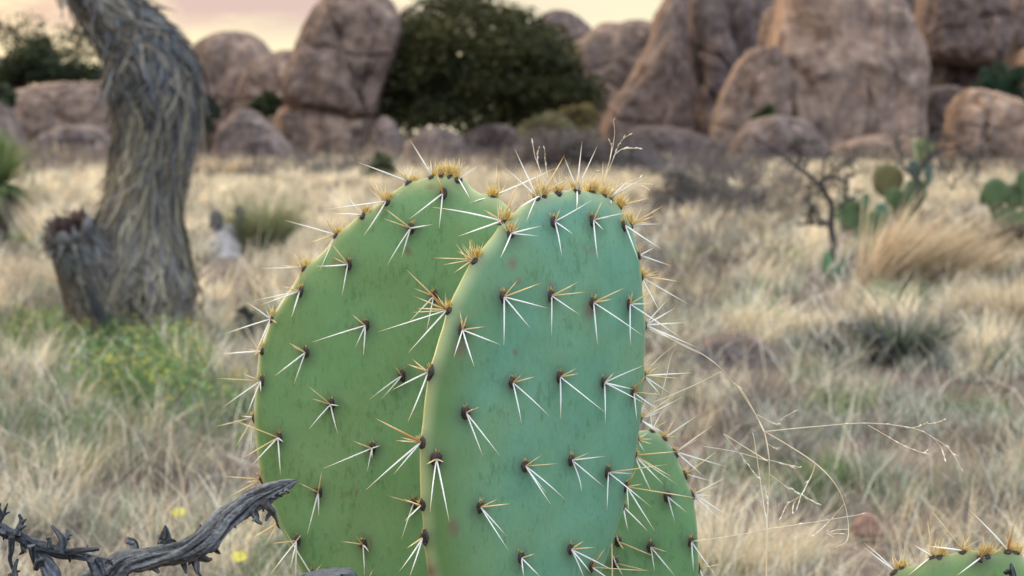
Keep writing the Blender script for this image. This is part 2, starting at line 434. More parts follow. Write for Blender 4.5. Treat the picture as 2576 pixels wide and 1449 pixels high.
NT = 11000
lo, hi = math.log(3.0), math.log(64)
dep = np.exp(rng.uniform(lo, hi, NT))
xx = rng.uniform(-.52, .52, NT) * dep
base = np.stack([xx, dep, gz(xx, dep) * np.clip(1 - dep / 120, 0, 1)], 1)
px, py = pix(base)
cl = np.array([noise.noise(Vector((a * .9, b * .9, 1.3))) for a, b in zip(xx, dep)])
cl2 = np.array([noise.noise(Vector((a * 2.3, b * 2.3, 7.3))) for a, b in zip(xx, dep)])
kind = np.zeros(NT, int)                                   # 0 straw 1 grey 2 green 3 brown
near = py > 900
u = rng.uniform(0, 1, NT)
pgrey = np.clip(np.interp(py, [400, 560, 700, 900, 1200], [.06, .12, .38, .66, .74]) + .4 * cl, 0, .94)
kind[u < pgrey] = 1
kind[(cl2 > .2) & (py > 600) & (u > .5)] = 2
kind[(cl2 < -.16) & (py > 500) & (rng.uniform(0, 1, NT) < .8)] = 3
kind[(px > 1640) & (py > 520) & (rng.uniform(0, 1, NT) < .16)] = 3
for e, pr in (((350, 985, 190, 95), .8), ((120, 860, 190, 60), .6), ((330, 880, 170, 40), .55), ((520, 1080, 140, 60), .5), ((2420, 1020, 120, 60), .8), ((2080, 1045, 110, 50), .75), ((2060, 1250, 90, 40), .5), ((1700, 1030, 60, 60), .4)):
    mk = inell(px, py, e) & (rng.uniform(0, 1, NT) < pr); kind[mk] = 2
mk = inell(px, py, (1730, 690, 220, 110)) & (rng.uniform(0, 1, NT) < .55); kind[mk] = 3
# bare soil gaps
keep = ~((cl2 < -.24) & (py > 760) & (rng.uniform(0, 1, NT) < .72))
for e in ((410, 1290, 110, 30), (2230, 945, 130, 26), (1950, 920, 150, 25), (600, 1180, 100, 20)):
    keep &= ~(inell(px, py, e) & (rng.uniform(0, 1, NT) < .85))
# keep the near cactus patch free of tufts that would stand in front of the lens
for e in ((575, 668, 75, 45), (2095, 760, 75, 75), (2095, 860, 70, 60), (2165, 625, 110, 30), (2480, 640, 90, 40), (2270, 580, 90, 25), (2090, 700, 30, 40), (560, 640, 60, 30), (1850, 935, 130, 28), (2265, 965, 100, 35), (610, 880, 60, 30), (345, 905, 110, 26), (2180, 1430, 62, 100), (2180, 1540, 60, 120), (1850, 955, 110, 40)):
    keep &= ~(inell(px, py, e) & (rng.uniform(0, 1, NT) < .88))
base, dep, kind, px, py, cl = base[keep], dep[keep], kind[keep], px[keep], py[keep], cl[keep]
NT = len(dep)
nb = np.where(kind == 2, 56, np.where(kind == 3, 34, 46))
idx = np.repeat(np.arange(NT), nb); n = len(idx)
D = dep[idx]; kk = kind[idx]
spread = (.020 + .011 * np.sqrt(D)) * np.where(kk == 2, 1.3, 1)
B = base[idx].copy(); r_ = np.abs(rng.normal(0, 1, n)) * spread; a_ = rng.uniform(0, 2 * math.pi, n)
B[:, 0] += np.cos(a_) * r_; B[:, 1] += np.sin(a_) * r_; B[:, 2] -= .004
tuft_h = rng.uniform(.55, 1.25, NT)[idx]
hh = np.where(kk == 0, rng.uniform(.10, .30, n), np.where(kk == 1, rng.uniform(.05, .2, n), np.where(kk == 2, rng.uniform(.05, .17, n), rng.uniform(.06, .2, n)))) * tuft_h
hh *= np.interp(D, [3, 6, 12, 40], [.55, .75, .95, 1.1])
az = a_ + rng.normal(0, .7, n)
lean = np.abs(rng.normal(.25, .22, n)); curl = np.abs(rng.normal(.25, .25, n))
wx = np.full(n, 1.0)
az = np.where(rng.uniform(0, 1, n) < .35, rng.normal(.1, .5, n), az)          # a breeze to the right
wid = .0021 * (D / 4.0) ** .85 * rng.uniform(.7, 1.4, n) * np.where(kk == 2, 1.7, 1)
pal = np.empty((n, 3))
for k, P_ in enumerate((STRAW, GREY, GREEN, BROWN)):
    mk = kk == k
    tone = rng.integers(0, len(P_), NT)[idx[mk]]
    alt = rng.integers(0, len(P_), mk.sum()); sel = np.where(rng.uniform(0, 1, mk.sum()) < .6, tone, alt)
    pal[mk] = P_[sel]
pal *= rng.uniform(.66, 1.22, (n, 1)); pal *= np.clip(rng.normal(1, .30, NT), .4, 1.6)[idx][:, None]
nf = 46000
fy = rng.uniform(33, 59, nf); fx = rng.uniform(-.5, .5, nf) * fy
cn_ = np.array([noise.noise(Vector((a * .35, b * .35, 4.2))) for a, b in zip(fx, fy)])
kp = cn_ > np.interp(fy, [33, 48], [.12, -.25]); fy, fx, cn_ = fy[kp], fx[kp], cn_[kp]; nf = len(fy)
fB = np.stack([fx, fy, np.zeros(nf)], 1); fh = rng.uniform(.2, .8, nf) * np.clip(.6 + 1.8 * cn_, .3, 1.6) * np.interp(fy, [33, 50], [.5, .8])
fc = np.array([[.16, .13, .12], [.10, .085, .088], [.21, .17, .14], [.34, .27, .19], [.13, .13, .09]])
ci = np.clip((np.array([noise.noise(Vector((a * .5, b * .5, 9.2))) for a, b in zip(fx, fy)]) * 4 + 2.2).astype(int), 0, 4)
fK = fc[np.where(rng.uniform(0, 1, nf) < .75, ci, rng.integers(0, 5, nf))] * rng.uniform(.6, 1.25, (nf, 1))
V2, F2, K2 = blades(fB, rng.uniform(0, 6.28, nf), fh, np.abs(rng.normal(.4, .3, nf)), rng.uniform(.02, .05, nf), fK, np.abs(rng.normal(.2, .2, nf)))
V, F, K = blades(B, az, hh, lean, wid, pal, curl)
F = np.vstack([F, F2 + len(V)]); V = np.vstack([V, V2]); K = np.vstack([K, K2])
ns_ = 9500; sdp = np.exp(rng.uniform(math.log(3.2), math.log(20), ns_)); sxx = rng.uniform(-.5, .5, ns_) * sdp
sB = np.stack([sxx, sdp, gz(sxx, sdp)], 1); sc4 = np.array([[.70, .65, .52], [.58, .56, .50], [.62, .53, .4], [.15, .125, .11], [.22, .19, .16], [.8, .75, .62]])
sqx, sqy = pix(sB); sok = ~(inell(sqx, sqy, (2180, 1450, 70, 140))); sB, sdp = sB[sok], sdp[sok]; ns_ = len(sdp)
V3, F3, K3 = blades(sB, rng.uniform(0, 6.28, ns_), rng.uniform(.12, .36, ns_) * np.interp(sdp, [3, 8, 20], [.7, .9, 1.1]), np.abs(rng.normal(.45, .3, ns_)), np.where(sdp < 5.5, .0019, .0026) * (sdp / 4) ** .8 * rng.uniform(.7, 1.5, ns_), sc4[rng.integers(0, 6, ns_)] * rng.uniform(.8, 1.1, (ns_, 1)), np.abs(rng.normal(.45, .3, ns_)))
F = np.vstack([F, F3 + len(V)]); V = np.vstack([V, V3]); K = np.vstack([K, K3])
tag(obj('grass', make_mesh('grass', V, F, M_GRASS, K, smooth=False)), 'dry straw and grey green desert grass over the flat', 'grass', kind='stuff')

# flowering weeds beneath the dead yucca
fb = MB()
NW = 900
for e, cnt in (((370, 975, 175, 90), 700), ((330, 890, 190, 40), 160), ((150, 865, 170, 50), 260), ((490, 1060, 150, 55), 120)):
    for _ in range(cnt):
        while True:
            a, b = rng.uniform(-1, 1), rng.uniform(-1, 1)
            if a * a + b * b < 1 and noise.noise(Vector((a * 2.2 + e[0], b * 2.2, 3.3))) > -.12: break
        qx, qy = e[0] + a * e[2], e[1] + b * e[3]
        Yd = ground_depth(qy); g = at(qx, qy, Yd); g.z = float(gz(g.x, g.y))
        h = rng.uniform(.06, .17); lx, ly = rng.normal(0, .02, 2)
        top = Vector((g.x + lx, g.y + ly, g.z + h))
        fb.tube([g, (g + top) / 2 + Vector((lx * .2, 0, .01)), top], [.0014, .0012, .001], (.15, .21, .09), 3)
        for _k in range(7):      # leaves
            t = rng.uniform(.1, .95); c = g.lerp(top, t); az_ = rng.uniform(0, 6.28); l = rng.uniform(.012, .03)
            dd = np.array([math.cos(az_), math.sin(az_), rng.uniform(0, .8)]); pp = np.array([-dd[1], dd[0], 0]) * l * .22
            c = np.array(c); tip = c + dd * l
            gcol = np.array([.15, .25, .085]) * rng.uniform(.7, 1.3)
            fb.add([c, c + dd * l * .5 + pp, tip, c + dd * l * .5 - pp], [[0, 1, 2, 3]], gcol)
        if rng.uniform() < .3:
            for _k in range(rng.integers(2, 7)):
                c = np.array(top) + rng.normal(0, .007, 3); s_ = rng.uniform(.0022, .0042)
                m_ = rng.normal(0, 1, (2, 3)); m_ /= np.linalg.norm(m_, axis=1)[:, None]
                fb.add([c - m_[0] * s_, c - m_[1] * s_, c + m_[0] * s_, c + m_[1] * s_], [[0, 1, 2, 3]], np.array([.72, .6, .08]) * rng.uniform(.8, 1.15))
tag(fb.build('flowering_weeds', M_LEAF, smooth=False), 'low green weeds with tiny yellow flowers below the dead yucca trunk', 'weeds', kind='stuff')

# ------------------------------------------------------------------ boulders
def boulder(name, label, outline, Y, depth, tint=(1, 1, 1), seed=0, amp=.05, cat='boulder', a=.5, b=.6, group='boulders of the rock outcrop', tilt=0):
    nO = 110 if cat == 'stone' else 190
    O = closed_resample([tuple(at(x, y, Y)) for x, y in outline], nO)
    c = O.mean(0); c[2] = .5 * (O[:, 2].min() + O[:, 2].max())
    n = 44 if cat == 'stone' else 76; ph = (np.arange(1, n) / n) * math.pi
    r = np.sin(ph) ** a; d = -np.sign(np.cos(ph)) * np.abs(np.cos(ph)) ** b * depth
    V = c[None, None] + r[:, None, None] * (O - c)[None]
    V[:, :, 1] += d[:, None] + tilt * (V[:, :, 2] - c[2])
    V = V.reshape(-1, 3); m = len(O)
    V = np.vstack([V, c + [0, -depth, 0], c + [0, depth, 0]])
    size = float(np.ptp(O[:, 0]) + np.ptp(O[:, 2])) / 2
    N = V - c; N /= np.maximum(np.linalg.norm(N, axis=1, keepdims=True), 1e-9)
    f = fnoise(V, 1.6 / size, 3, seed) * amp * size + fnoise(V, 5.5 / size, 4, seed + 3) * amp * .38 * size
    rg = 1 - 2 * np.abs(fnoise(V * np.array([1, 1, .55]), 3.2 / size, 3, seed + 9)); f = f + (np.clip(rg, -1, 1) - .55) * amp * .55 * size
    rs = np.random.default_rng(int(seed * 10) + 5)
    if cat != 'stone':                     # joints: narrow grooves where the rock has split
        for q in range(3):
            th = rs.uniform(-.35, .35) if q < 2 else rs.uniform(1.2, 1.9)
            nn = np.array([math.cos(th), rs.uniform(-.3, .3), math.sin(th)])
            dd_ = (V - c) @ nn - rs.uniform(-.3, .3) * size + fnoise(V, 1.3 / size * 3, 2, seed + q) * .09 * size
            f = f - .045 * size * rs.uniform(.5, 1) * np.exp(-(dd_ / (.016 * size)) ** 2)
    sil = np.ones(len(V)); rr = np.r_[np.repeat(r, m), 0, 0]; sil = np.where(rr > .93, .35, 1)
    V += N * (f * sil)[:, None]
    i = np.arange(n - 2)[:, None] * m; j = np.arange(m)[None]; j2 = (j + 1) % m
    F = np.stack([i + j, i + j2, i + m + j2, i + m + j], -1).reshape(-1, 4).tolist()
    k0, k1 = len(V) - 2, len(V) - 1; l0 = (n - 2) * m
    for q in range(0, m, 2):
        F.append([q, k0, (q + 2) % m, q + 1]); F.append([l0 + q, l0 + q + 1, l0 + (q + 2) % m, k1])
    me = make_mesh(name, V, F, M_ROCK)
    o = obj(name, me, None, (c[0], c[1], max(0, O[:, 2].min())))
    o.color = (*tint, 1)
    return tag(o, label, cat, group)

PINK, GRY, SHADED, WARM = (.90, .80, .72), (.70, .67, .67), (.40, .38, .40), (1.02, .89, .77)  # third tint puts the shade of recessed rocks into their colour
B_ = [
 ('long low pinkish boulder behind the dead yucca trunk', [(10,430),(20,270),(55,225),(110,210),(200,205),(270,210),(320,225),(345,300),(345,430)], 62, 2.0, PINK),
 ('dusky purple rock at far left under the tree', [(-150,430),(-150,140),(-80,128),(0,140),(38,165),(45,240),(30,330),(20,430)], 66, 2.2, GRY),
 ('low grey boulder in front of the long pinkish one', [(50,450),(62,390),(105,335),(180,312),(262,322),(310,380),(315,450)], 57, 1.2, GRY),
 ('rounded grey slope of rock at left edge behind the green yucca', [(-120,450),(-120,280),(-60,235),(0,262),(35,310),(60,370),(80,450)], 58, 1.5, GRY),
 ('tall dome topped boulder right of the dead yucca trunk', [(478,440),(488,280),(498,160),(515,100),(552,80),(590,76),(625,84),(652,102),(680,140),(705,200),(715,300),(715,440)], 70, 2.4, PINK),
 ('pinkish shoulder rock between the dome and the balanced rock', [(590,440),(605,230),(640,160),(695,128),(745,126),(790,150),(800,300),(800,440)], 67, 2.0, PINK),
 ('grey peaked boulder at the foot of the dome topped one', [(530,450),(540,350),(575,300),(618,270),(650,288),(700,330),(745,385),(750,450)], 55, 1.2, GRY),
 ('tall balanced boulder overhanging its pedestal beside the dark tree', [(712,238),(722,180),(743,120),(768,62),(792,18),(835,-22),(900,-42),(955,-24),(990,8),(1012,55),(1014,105),(992,170),(966,225),(954,272),(950,302),(860,298),(765,280),(712,262)], 60, 1.9, PINK),
 ('broad pedestal rock carrying the balanced boulder', [(685,440),(690,330),(705,272),(765,262),(860,276),(945,286),(948,320),(938,370),(930,440)], 60.3, 1.8, WARM),
 ('small grey rock against the pedestal under the dark tree', [(925,420),(932,340),(948,300),(972,290),(1002,318),(1022,370),(1030,420)], 57, .9, GRY),
 ('flat grey rock below the middle of the dark tree', [(1012,420),(1032,350),(1070,320),(1125,322),(1162,346),(1185,390),(1185,425)], 56, .9, GRY),
 ('dusky rock in shade beneath the right half of the dark tree', [(1120,425),(1150,350),(1210,315),(1275,310),(1330,350),(1350,425)], 58, 1.0, SHADED),
 ('rock knob peeking over the right side of the dark tree', [(1335,240),(1345,80),(1362,36),(1400,22),(1440,34),(1472,62),(1492,95),(1515,170),(1515,240)], 78, 2.0, GRY),
 ('jagged topped boulder right of the notch of sky', [(1385,430),(1395,220),(1425,120),(1478,92),(1512,62),(1562,60),(1592,47),(1640,54),(1720,90),(1730,280),(1730,430)], 74, 2.5, PINK),
 ('sloping rock slab below the notch of sky', [(1330,420),(1380,280),(1440,215),(1500,205),(1560,225),(1600,300),(1610,420)], 70, 1.8, PINK),
 ('great sloping rock face with a dark crack at its right', [(1500,440),(1512,300),(1560,232),(1610,165),(1642,95),(1652,30),(1690,-30),(1730,-20),(1722,90),(1735,200),(1742,330),(1745,440)], 66, 1.9, (.80, .72, .68)),
 ('massive cliff like boulder between the crack and the leaning slab', [(1734,440),(1737,240),(1715,80),(1725,-30),(1800,-70),(1890,-70),(1945,-20),(1950,120),(1950,300),(1900,440)], 71, 2.0, (.56,.53,.54)),  # tint darkened to paint in the shade of its recess
 ('leaning tombstone shaped slab left of the huge boulder', [(1782,440),(1786,330),(1800,268),(1828,205),(1856,150),(1890,124),(1945,120),(1985,150),(1990,300),(1960,440)], 59, 1.0, PINK),
 ('huge pale barrel shaped boulder, biggest of the outcrop', [(1955,440),(1942,300),(1926,222),(1921,160),(1936,92),(1950,30),(1966,-40),(2030,-120),(2190,-120),(2266,-20),(2294,70),(2308,150),(2314,240),(2308,330),(2300,440)], 61, 2.0, (1.16, 1.03, .91)),
 ('low grey domed rock before the huge boulder', [(1815,450),(1835,372),(1856,330),(1892,302),(1950,288),(2015,298),(2062,335),(2090,385),(2105,450)], 52, 1.3, GRY),
 ('tall blocky boulder behind right of the huge one', [(2312,140),(2300,60),(2318,-50),(2420,-80),(2510,-40),(2535,60),(2528,140),(2490,176),(2430,168),(2370,158)], 72.5, 2.0, (.68, .62, .6)),
 ('narrow rounded rock squeezed between the cliff like boulder and the huge one', [(1895,200),(1908,90),(1922,35),(1946,10),(1975,14),(1990,80),(1990,200)], 64, .8, PINK),
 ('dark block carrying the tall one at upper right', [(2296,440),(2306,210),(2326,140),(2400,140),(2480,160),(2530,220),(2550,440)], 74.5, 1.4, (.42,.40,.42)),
 ('shadowed rock mass at upper right corner', [(2480,440),(2500,160),(2530,-40),(2640,-80),(2760,-40),(2800,440)], 77, 2.5, (.58, .55, .56)),  # its shadow is put into the dark tint
 ('dark wedge of rock between the huge boulder and the right dome', [(2300,440),(2312,280),(2330,226),(2385,212),(2440,232),(2470,300),(2475,440)], 64, 1.2, SHADED),
 ('peaked tan boulder in front at right edge', [(2362,450),(2374,370),(2388,310),(2405,258),(2432,222),(2482,232),(2550,252),(2620,300),(2660,380),(2670,450)], 52, 1.4, WARM),
 ('pale rock sliver at the very right edge', [(2550,440),(2560,260),(2562,170),(2600,100),(2700,90),(2790,160),(2790,440)], 62, 1.5, WARM),
 ('low mottled rock ledge at the foot of the huge boulder', [(2050,440),(2080,375),(2160,345),(2260,340),(2350,360),(2400,400),(2410,440)], 54, 1.2, PINK),
 ('shaded ledge at the foot of the sloping face', [(1480,450),(1520,360),(1590,320),(1680,318),(1760,335),(1830,380),(1850,450)], 57, 1.2, SHADED),
]
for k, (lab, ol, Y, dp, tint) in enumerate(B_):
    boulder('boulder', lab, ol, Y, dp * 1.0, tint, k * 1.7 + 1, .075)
# the outcrop carries on behind
boulder('boulder', 'distant rock ridge seen through the gaps behind the balanced rock', [(360,440),(380,230),(470,150),(620,170),(800,150),(960,240),(1050,440)], 84, 3, GRY, 61)
boulder('boulder', 'distant rock ridge behind the dark tree and sloping slab', [(1280,440),(1300,210),(1400,150),(1560,130),(1700,120),(1850,200),(1900,440)], 86, 3, GRY, 62)
boulder('boulder', 'distant high rock behind the huge boulder and its neighbours', [(1800,440),(1840,0),(2000,-70),(2300,-60),(2640,-80),(2700,440)], 88, 3, SHADED, 63)
boulder('boulder', 'broad boulder of the outcrop running out of the scene at far left', [(-900,440),(-880,240),(-760,150),(-560,130),(-380,190),(-160,240),(-120,440)], 70, 3, PINK, 65)
boulder('boulder', 'broad boulder of the outcrop running out of the scene at far right', [(2720,440),(2740,140),(2860,20),(3100,-20),(3300,80),(3400,240),(3420,440)], 68, 3, PINK, 66)
# small stones in the grass
boulder('stone', 'small pink stone lying in the grass at lower right', [(2140,1352),(2146,1318),(2166,1294),(2190,1290),(2212,1302),(2222,1328),(2220,1352)], 4.04, .02, (1.5, 1.15, 1.05), 71, .04, 'stone', group='small stones in the grass')
boulder('stone', 'reddish flat stone half buried at middle right', [(1990,940),(2005,915),(2050,905),(2110,910),(2140,930),(2140,945)], 6.9, .05, (1.0, .75, .62), 72, .04, 'stone', group='small stones in the grass')
boulder('stone', 'dusky rounded stone hidden under dry grass at middle right', [(1745,905),(1765,862),(1820,838),(1890,842),(1930,868),(1945,905)], 7.1, .09, (.62, .56, .52), 73, .06, 'stone', group='small stones in the grass')

# ------------------------------------------------------------------ trees and shrubs
def inpoly(poly, x, z):
    c = False; n = len(poly); j = n - 1
    for i in range(n):
        if (poly[i][1] > z) != (poly[j][1] > z) and x < (poly[j][0] - poly[i][0]) * (z - poly[i][1]) / (poly[j][1] - poly[i][1]) + poly[i][0]: c = not c
        j = i
    return c

def leaf_quads(mb, cen, size, cols, elong=1.7):
    n = len(cen)
    a = rng.normal(0, 1, (n, 3)); a /= np.linalg.norm(a, axis=1)[:, None]
    b = rng.normal(0, 1, (n, 3)); b -= a * (a * b).sum(1)[:, None]; b /= np.linalg.norm(b, axis=1)[:, None]
    s = (size * rng.uniform(.6, 1.4, n))[:, None]
    V = np.stack([cen - a * s * elong, cen - b * s, cen + a * s * elong, cen + b * s], 1).reshape(-1, 3)
    F = (np.arange(n) * 4)[:, None] + np.arange(4)[None]
    mb.add(V, F, np.repeat(cols, 4, 0))

def leafy(name, label, cat, poly, Y, dep, nclump, nleaf, crad, lsize, pal, trunk, group=None, holes=(), sparse=None, limbs=True, bark=(.09, .07, .055)):
    P3 = [at(x, y, Y) for x, y in poly]; P2 = [(p.x, p.z) for p in P3]
    x0, x1 = min(p[0] for p in P2), max(p[0] for p in P2); z0, z1 = min(p[1] for p in P2), max(p[1] for p in P2)
    tb = [at(x, y, Y) for x, y in trunk]
    root = empty(name, (tb[0].x, Y, 0), label, cat, group)
    H = [((at(h[0], h[1], Y).x, at(h[0], h[1], Y).z), h[2] / FPX * Y) for h in holes]
    cl = []; tries = 0
    while len(cl) < nclump and tries < 40000:
        tries += 1
        x, z = rng.uniform(x0, x1), rng.uniform(z0, z1)
        if not inpoly(P2, x, z): continue
        if any((x - h[0][0]) ** 2 + (z - h[0][1]) ** 2 < h[1] ** 2 for h in H): continue
        if sparse and rng.uniform() < sparse(x, z): continue
        e = max(0, 1 - ((x - (x0 + x1) / 2) / ((x1 - x0) / 2)) ** 2) ** .5
        cl.append((x, Y + rng.uniform(-1, 1) * dep * (e * .9 + .1), z))
    mb = MB(); cl = np.array(cl)
    shade = rng.uniform(.65, 1.25, len(cl)); hue = rng.uniform(0, 1, len(cl))
    idx = rng.integers(0, len(cl), nleaf)
    off = rng.normal(0, 1, (nleaf, 3)); off /= np.maximum(1, np.linalg.norm(off, axis=1)[:, None] / 1.7)
    cen = cl[idx] + off * np.array([1.15, 1.15, .75]) * crad
    pal = np.asarray(pal)
    cols = (pal[0] * (1 - hue[idx])[:, None] + pal[1] * hue[idx][:, None]) * (shade[idx] * rng.uniform(.7, 1.3, nleaf))[:, None]
    leaf_quads(mb, cen, lsize, cols)
    mb.build('crown', M_LEAF, root, smooth=False)
    tr = MB()
    pts = [np.array(p) for p in tb]; tr.tube(catmull(pts, 14), np.linspace(1, .45, 14) * max(.02, .035 * (z1 - z0)), bark, 8)
    if limbs:
        top = pts[-1]
        for k in range(min(26, nclump)):
            q = cl[rng.integers(0, len(cl))]; s = pts[0] * .3 + top * .7 if rng.uniform() < .5 else top
            mid = (s + q) / 2 + rng.normal(0, .06, 3) * (z1 - z0)
            tr.tube(catmull([s, mid, q], 8), np.linspace(1, .2, 8) * max(.008, .014 * (z1 - z0)), bark, 5)
    tr.build('trunk', M_TWIG, root)
    return root

OAKP = [(.024, .03, .010), (.085, .078, .024)]
leafy('oak_tree', 'big dark rounded evergreen tree between the balanced rock and the sloping face', 'tree',
      [(958,270),(962,230),(985,170),(1005,110),(1025,50),(1060,15),(1110,-10),(1180,-15),(1230,0),(1270,30),(1330,45),(1380,80),(1410,140),(1440,190),(1490,240),(1480,280),(1420,300),(1330,315),(1230,320),(1120,318),(1030,322),(975,310)], 61, 2.6, 240, 36000, .36, .05, OAKP,
      [(1230,405),(1225,330),(1210,250),(1190,160)], holes=((1165,88,27), (1150,125,22), (1110,52,18), (1205,45,18), (1240,20,18), (1050,55,12), (1300,55,12)))
leafy('oak_tree', 'dark tree with sparse upper twigs at far left beyond the dead yucca', 'tree',
      [(-60,205),(-60,168),(0,152),(45,142),(75,118),(92,86),(106,90),(122,132),(150,160),(200,166),(245,180),(255,208),(60,210)], 64, 1.3, 60, 9500, .2, .045, [(.024, .034, .014), (.045, .055, .02)],
      [(70,405),(75,300),(80,200),(90,120)])
leafy('oak_tree', 'thin wispy treetop against the pink sky left of the dead yucca', 'tree',
      [(-40,120),(-20,60),(30,45),(70,50),(90,80),(130,120),(160,65),(200,55),(240,80),(250,150),(180,150),(60,130)], 66, 1.2, 70, 1500, .26, .045, [(.04, .045, .02), (.07, .06, .03)],
      [(150,405),(140,300),(135,200),(120,120)])
SH = [
 ('dark green bush wedged beside the dead yucca trunk', [(488,330),(492,250),(515,225),(540,250),(548,300),(530,330)], 63, (.03, .045, .025), (.045, .06, .03), 34),
 ('small green bush between the dome and the balanced rock', [(625,285),(640,255),(668,236),(700,238),(705,262),(690,285),(650,292)], 62, (.04, .06, .02), (.05, .07, .03), 30),
 ('dark green bush among the rocks at right edge', [(2440,240),(2450,200),(2490,170),(2540,150),(2580,180),(2580,260),(2540,265),(2500,240)], 59, (.025, .05, .025), (.035, .06, .03), 40),
 ('green bush on the rocks at far left edge', [(-40,262),(-40,215),(0,212),(30,228),(42,258),(10,270)], 59, (.06, .08, .04), (.08, .09, .05), 24),
 ('tiny green bush at the foot of the leaning slab', [(1895,298),(1905,272),(1930,262),(1950,280),(1945,300)], 57.5, (.06, .08, .02), (.08, .1, .03), 14),
 ('ochre bush at the right foot of the dark tree', [(1395,330),(1410,285),(1440,255),(1475,262),(1500,290),(1490,330)], 52, (.16, .12, .05), (.2, .15, .06), 34),
 ('olive grey bush in front of the sloping rock face', [(1310,345),(1330,310),(1370,290),(1420,300),(1480,315),(1500,350),(1400,370)], 50, (.12, .11, .05), (.15, .13, .07), 40),
 ('grey leafless bush behind the tallest spines', [(1300,425),(1320,370),(1370,340),(1440,335),(1510,340),(1580,350),(1640,380),(1650,430),(1480,445)], 38, (.10, .085, .08), (.15, .125, .11), 70),
 ('dusky low bush right of the tallest spines', [(1640,560),(1650,480),(1700,440),(1780,445),(1860,455),(1910,500),(1900,545),(1780,560)], 19.5, (.1, .09, .085), (.16, .14, .12), 46),
 ('small dark bush left of the big cactus', [(585,850),(588,800),(612,775),(640,785),(655,830),(645,855)], 7.9, (.05, .065, .045), (.08, .085, .06), 18),
 ('dark shrub among the prickly pear at right edge', [(2455,650),(2460,600),(2500,570),(2560,575),(2600,600),(2600,660),(2520,675)], 12.5, (.04, .04, .03), (.07, .06, .05), 26),
 ('dark green clump before the far boulders above the left pad', [(905,455),(915,415),(950,390),(985,395),(1000,430),(990,458)], 33, (.07, .09, .04), (.1, .11, .05), 24),
]
for lab, poly, Y, c1, c2, nc in SH:
    cx = sum(p[0] for p in poly) / len(poly); yb = max(p[1] for p in poly); yt = min(p[1] for p in poly)
    wpx = max(p[0] for p in poly) - min(p[0] for p in poly)
    sc = wpx / FPX * Y
    gyp = pix(np.array([0, Y, 0.0]))[1]
    leafy('bush', lab, 'bush', poly, Y, sc * .28, nc, nc * 110, sc * .07, max(.0011 * Y * .55, sc * .009), [c1, c2], [(cx, max(yb, gyp)), (cx + 2, (yb + yt) / 2), (cx, yt * .7 + yb * .3)], group='bushes on the flat and among the rocks')

# ------------------------------------------------------------------ dead yucca with shaggy trunk
YD = 7.8
pairs = [((58,-190),(182,-190)), ((122,-85),(258,-85)), ((186,0),(326,0)), ((246,100),(430,100)), ((262,147),(476,147)), ((272,200),(500,200)), ((280,240),(506,240)), ((285,277),(506,295)), ((288,340),(494,350)), ((279,400),(480,405)), ((272,483),(464,483)), ((250,540),(463,550)), ((220,610),(477,616)), ((178,690),(498,683)), ((168,750),(503,740)), ((200,800),(494,790)), ((228,850),(478,845)), ((235,890),(470,890))]
cen = []; rad = []
for l, r in pairs:
    a = np.array(at(*l, YD)); b = np.array(at(*r, YD)); cen.append((a + b) / 2); rad.append(np.linalg.norm(a - b) / 2 * .91)
CR = catmull(np.hstack([np.array(cen), np.array(rad)[:, None]]), 90)
cen, rad = CR[:, :3], CR[:, 3]
yr = empty('dead_yucca', (cen[-1][0], YD, 0), 'dead leaning yucca trunk shaggy with grey hanging fibres', 'yucca')
yb = MB()
sd_ = 40
ang = np.arange(sd_) * 2 * math.pi / sd_
Q = np.stack([np.tile(np.cos(ang) * 2.2, 90), np.tile(np.sin(ang) * 2.2, 90), np.repeat(np.arange(90) * .22, sd_)], 1)
dsp = 1 + .09 * fnoise(Q, 1.0, 4, 4).reshape(90, sd_)
kc = np.array([.055, .05, .047])[None] * (1 + .3 * fnoise(Q, 2.0, 3, 9))[:, None]
yb.tube(cen, rad, kc, sd_, dsp)
yb.build('trunk', tint_mat('yucca trunk', .9, 0, .1, nscale=30, namp=.4, bump=.6, bscale=60), yr)
